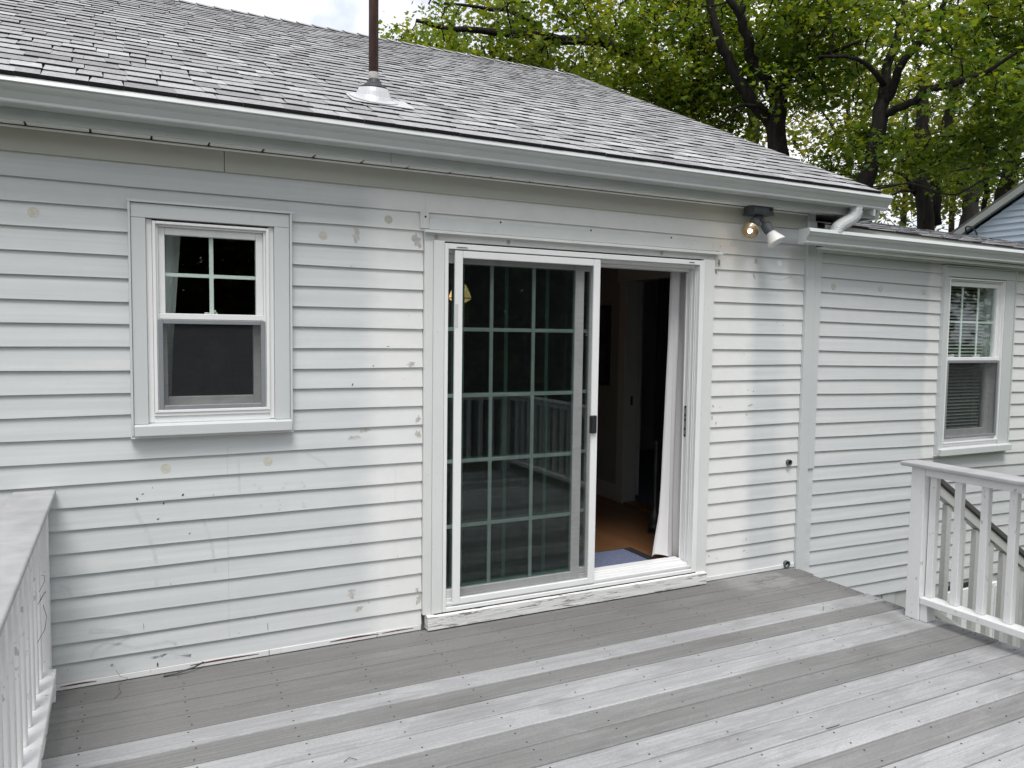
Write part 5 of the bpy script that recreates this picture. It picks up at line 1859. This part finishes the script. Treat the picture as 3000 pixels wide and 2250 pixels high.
# D: grey V-shaped tree
D = 20.0
D1 = trunk_limb([(2838, 665), (2842, 620), (2845, 590)], D, [0.19, 0.17, 0.16])
tree("forked_tree", "grey barked V shaped tree just left of the blue gable", ground_below(D1[0][2]),
     [D1, L([(2842, 590), (2832, 565), (2816, 535), (2806, 505), (2802, 480)], D, [0.13, 0.11, 0.09, 0.05]),
      L([(2848, 590), (2860, 560), (2870, 520), (2874, 460), (2884, 360), (2900, 240)], D, [0.13, 0.11, 0.09, 0.06]),
      L([(2822, 550), (2840, 500), (2850, 430)], D, [0.03, 0.02, 0.012], 0.2)],
     [(at(2860, 250, D), (2.0, 2.0, 1.7), 110), (at(2850, 480, D+1), (1.6, 1.6, 1.0), 100), (at(2800, 610, D+1.5), (1.6, 1.6, 0.5), 70)],
     0.10, 'leaf_far', 'bark_grey', seed=21, tone0=0.5, n_leaf=12, spread=0.28, gap=0.03, group='trees behind the house')
# E: far right trunk
D = 17.0
E1 = trunk_limb([(2925, 640), (2943, 558), (2954, 513), (2972, 420), (2990, 330), (3010, 200), (3030, 60)], D, [0.15, 0.13, 0.12, 0.10, 0.07])
tree("maple_tree", "dark trunk behind the blue gable's rake at the right edge", ground_below(E1[0][2]),
     [E1, L([(2972, 420), (2930, 330), (2900, 250)], D, [0.05, 0.035, 0.02], -0.4), L([(2880, 640), (2888, 560), (2890, 470), (2900, 400), (2905, 330)], D+1.0, [0.05, 0.045, 0.03])],
     [(at(2990, 330, D-0.3), (1.5, 1.5, 1.3), 150), (at(3000, 60, D), (1.8, 1.8, 1.4), 140), (at(2950, 500, D+0.8), (1.0, 1.2, 0.8), 90)],
     0.085, seed=31, tone0=0.42, n_leaf=14, spread=0.26, gap=0.03, group='trees behind the house')
# F: spreading maple behind the ridge, reaching left
D = 15.2
F1 = trunk_limb([(2045, 470), (2025, 400), (2010, 340), (2001, 298)], D, [0.20, 0.18, 0.17, 0.16])
tree("maple_tree", "wide spreading yellow green maple reaching left above the ridge", ground_below(F1[0][2]),
     [F1, L([(2001, 298), (1955, 239), (1905, 188), (1868, 165), (1830, 152), (1760, 122), (1680, 118), (1600, 105), (1500, 95), (1400, 90), (1310, 80), (1220, 60)], D, [0.15, 0.13, 0.11, 0.09, 0.07, 0.05, 0.03], -2.4),
      L([(1895, 180), (1886, 145), (1880, 110), (1884, 60), (1880, -20), (1890, -140)], D-0.6, [0.10, 0.08, 0.07, 0.05], 0.3),
      L([(1970, 255), (1933, 211), (1926, 160), (1920, 110), (1920, 35), (1912, -60)], D-0.3, [0.06, 0.055, 0.045, 0.03], -0.4),
      L([(2035, 350), (2045, 270), (2050, 217), (2030, 150), (2006, 95), (2017, 40), (2030, -60)], D-0.4, [0.08, 0.07, 0.055, 0.035], -0.6),
      L([(2050, 230), (2080, 141), (2030, 105), (1985, 68), (1960, 10), (1945, -60)], D+0.2, [0.075, 0.07, 0.06, 0.05, 0.03], 0.2),
      L([(1760, 122), (1690, 85), (1640, 40), (1600, -30)], D-1.2, [0.05, 0.04, 0.025], -0.3),
      L([(1720, 120), (1640, 128), (1590, 130)], D-1.4, [0.05, 0.035, 0.02], -0.2),
      L([(1560, 66), (1480, 30), (1400, 22), (1300, 10)], D-1.7, [0.04, 0.03, 0.018], -0.3),
      L([(1640, 110), (1560, 160), (1450, 180), (1330, 150), (1270, 150)], D-1.6, [0.035, 0.03, 0.02, 0.012], -0.4)],
     [(at(1930, 60, D-0.6), (1.9, 1.9, 1.6), 320), (at(1700, 60, D-1.3), (1.7, 1.9, 1.2), 330), (at(1460, 80, D-2.0), (1.55, 1.8, 1.05), 300), (at(1275, 75, D-2.5), (0.72, 1.2, 0.75), 110),
      (at(1800, 225, D-1.6), (1.25, 1.4, 0.55), 130), (at(2050, 300, D-0.8), (0.9, 1.0, 0.6), 100), (at(1640, -110, D-1), (3.4, 2.4, 1.1), 200), (at(1210, 205, D-2.6), (0.20, 0.3, 0.16), 9), (at(1200, 130, D-2.6), (0.18, 0.3, 0.16), 7)],
     0.080, seed=44, tone0=0.58, n_leaf=18, spread=0.19, gap=0.05, push=0.25, group='trees behind the house')
# G, H: more distant trees filling the gaps
D = 24
G1 = trunk_limb([(2190, 480), (2210, 380), (2205, 300), (2215, 200), (2230, 60)], D, [0.20, 0.18, 0.15, 0.12, 0.08])
tree("background_tree", "farther grey trunk seen between the forked maple's limbs", ground_below(G1[0][2]), [G1, L([(2205, 300), (2215, 240), (2240, 160), (2270, 60)], D, [0.10, 0.09, 0.05])],
     [(at(2220, 200, D), (4.0, 3.0, 2.8), 260), (at(2420, 330, D), (2.4, 2.2, 1.8), 170)], 0.12, 'leaf_far', 'bark', seed=52, tone0=0.66, n_leaf=12, spread=0.36, gap=0.05, group='trees behind the house')
for k, (px, py, D, lab) in enumerate(((2480, 560, 26, "thin background tree between the forked and leaning maples"), (2650, 600, 30, "thin leafed background tree behind the twin trunks"), (1850, 330, 25, "pale background tree behind the spreading maple"),
                                      (2790, 600, 32, "sparse background tree with bare twigs left of the blue gable"), (2970, 500, 27, "background tree above the blue gable"))):
    T1 = trunk_limb([(px, py), (px+10, py-120), (px+4, py-260), (px+18, py-380)], D, [0.095, 0.08, 0.06, 0.03])
    tree("background_tree", lab, ground_below(T1[0][2]), [T1, L([(px+8, py-100), (px-40, py-190), (px-90, py-260)], D, [0.06, 0.045, 0.02]), L([(px+8, py-140), (px+60, py-220), (px+90, py-300)], D, [0.06, 0.045, 0.02])],
         [(at(px, py-220, D), (2.8, 2.6, 2.6), 190), (at(px, py-30, D), (2.6, 2.4, 1.3), 130)], 0.12, 'leaf_far', 'bark', seed=60+k, tone0=0.62, n_leaf=9, spread=0.4, gap=0.05, bare=0.25, group='trees behind the house')
# trees on the garden side, dark in the panes' reflections
for k, (x_, y_, h_, lab) in enumerate(((-5.5, -15.5, 6.0, "garden tree reflected in the small window"), (1.5, -17.0, 7.0, "broad garden tree reflected in the sliding door's left half"), (8.0, -16.0, 6.5, "garden tree reflected in the sliding door's right half"), (15.0, -14.0, 6.5, "garden tree reflected in the extension's window"), (22.5, -15.5, 7.0, "garden tree reflected at the right of the extension's window"), (30.0, -12.5, 7.0, "farthest garden tree beyond the stairs"))):
    base = np.array([x_, y_, GZ])
    tree("garden_tree", lab, base, [([base, base+(0.1, 0, 2.0), base+(0, 0.2, 4.0), base+(0.2, 0, h_)], [0.24, 0.2, 0.16, 0.07])],
         [(base+np.array([0, 0, h_-0.8]), (4.3, 2.4, 3.6), 900), (base+np.array([0, 0.5, 2.2]), (4.4, 2.2, 1.8), 420)], 0.30, 'leaf_garden', seed=80+k, template=LEAF_SIMPLE, tone0=0.25, n_leaf=12, spread=0.45, gap=-0.6, twig_r=0.012, dens=1.0, group='garden trees')
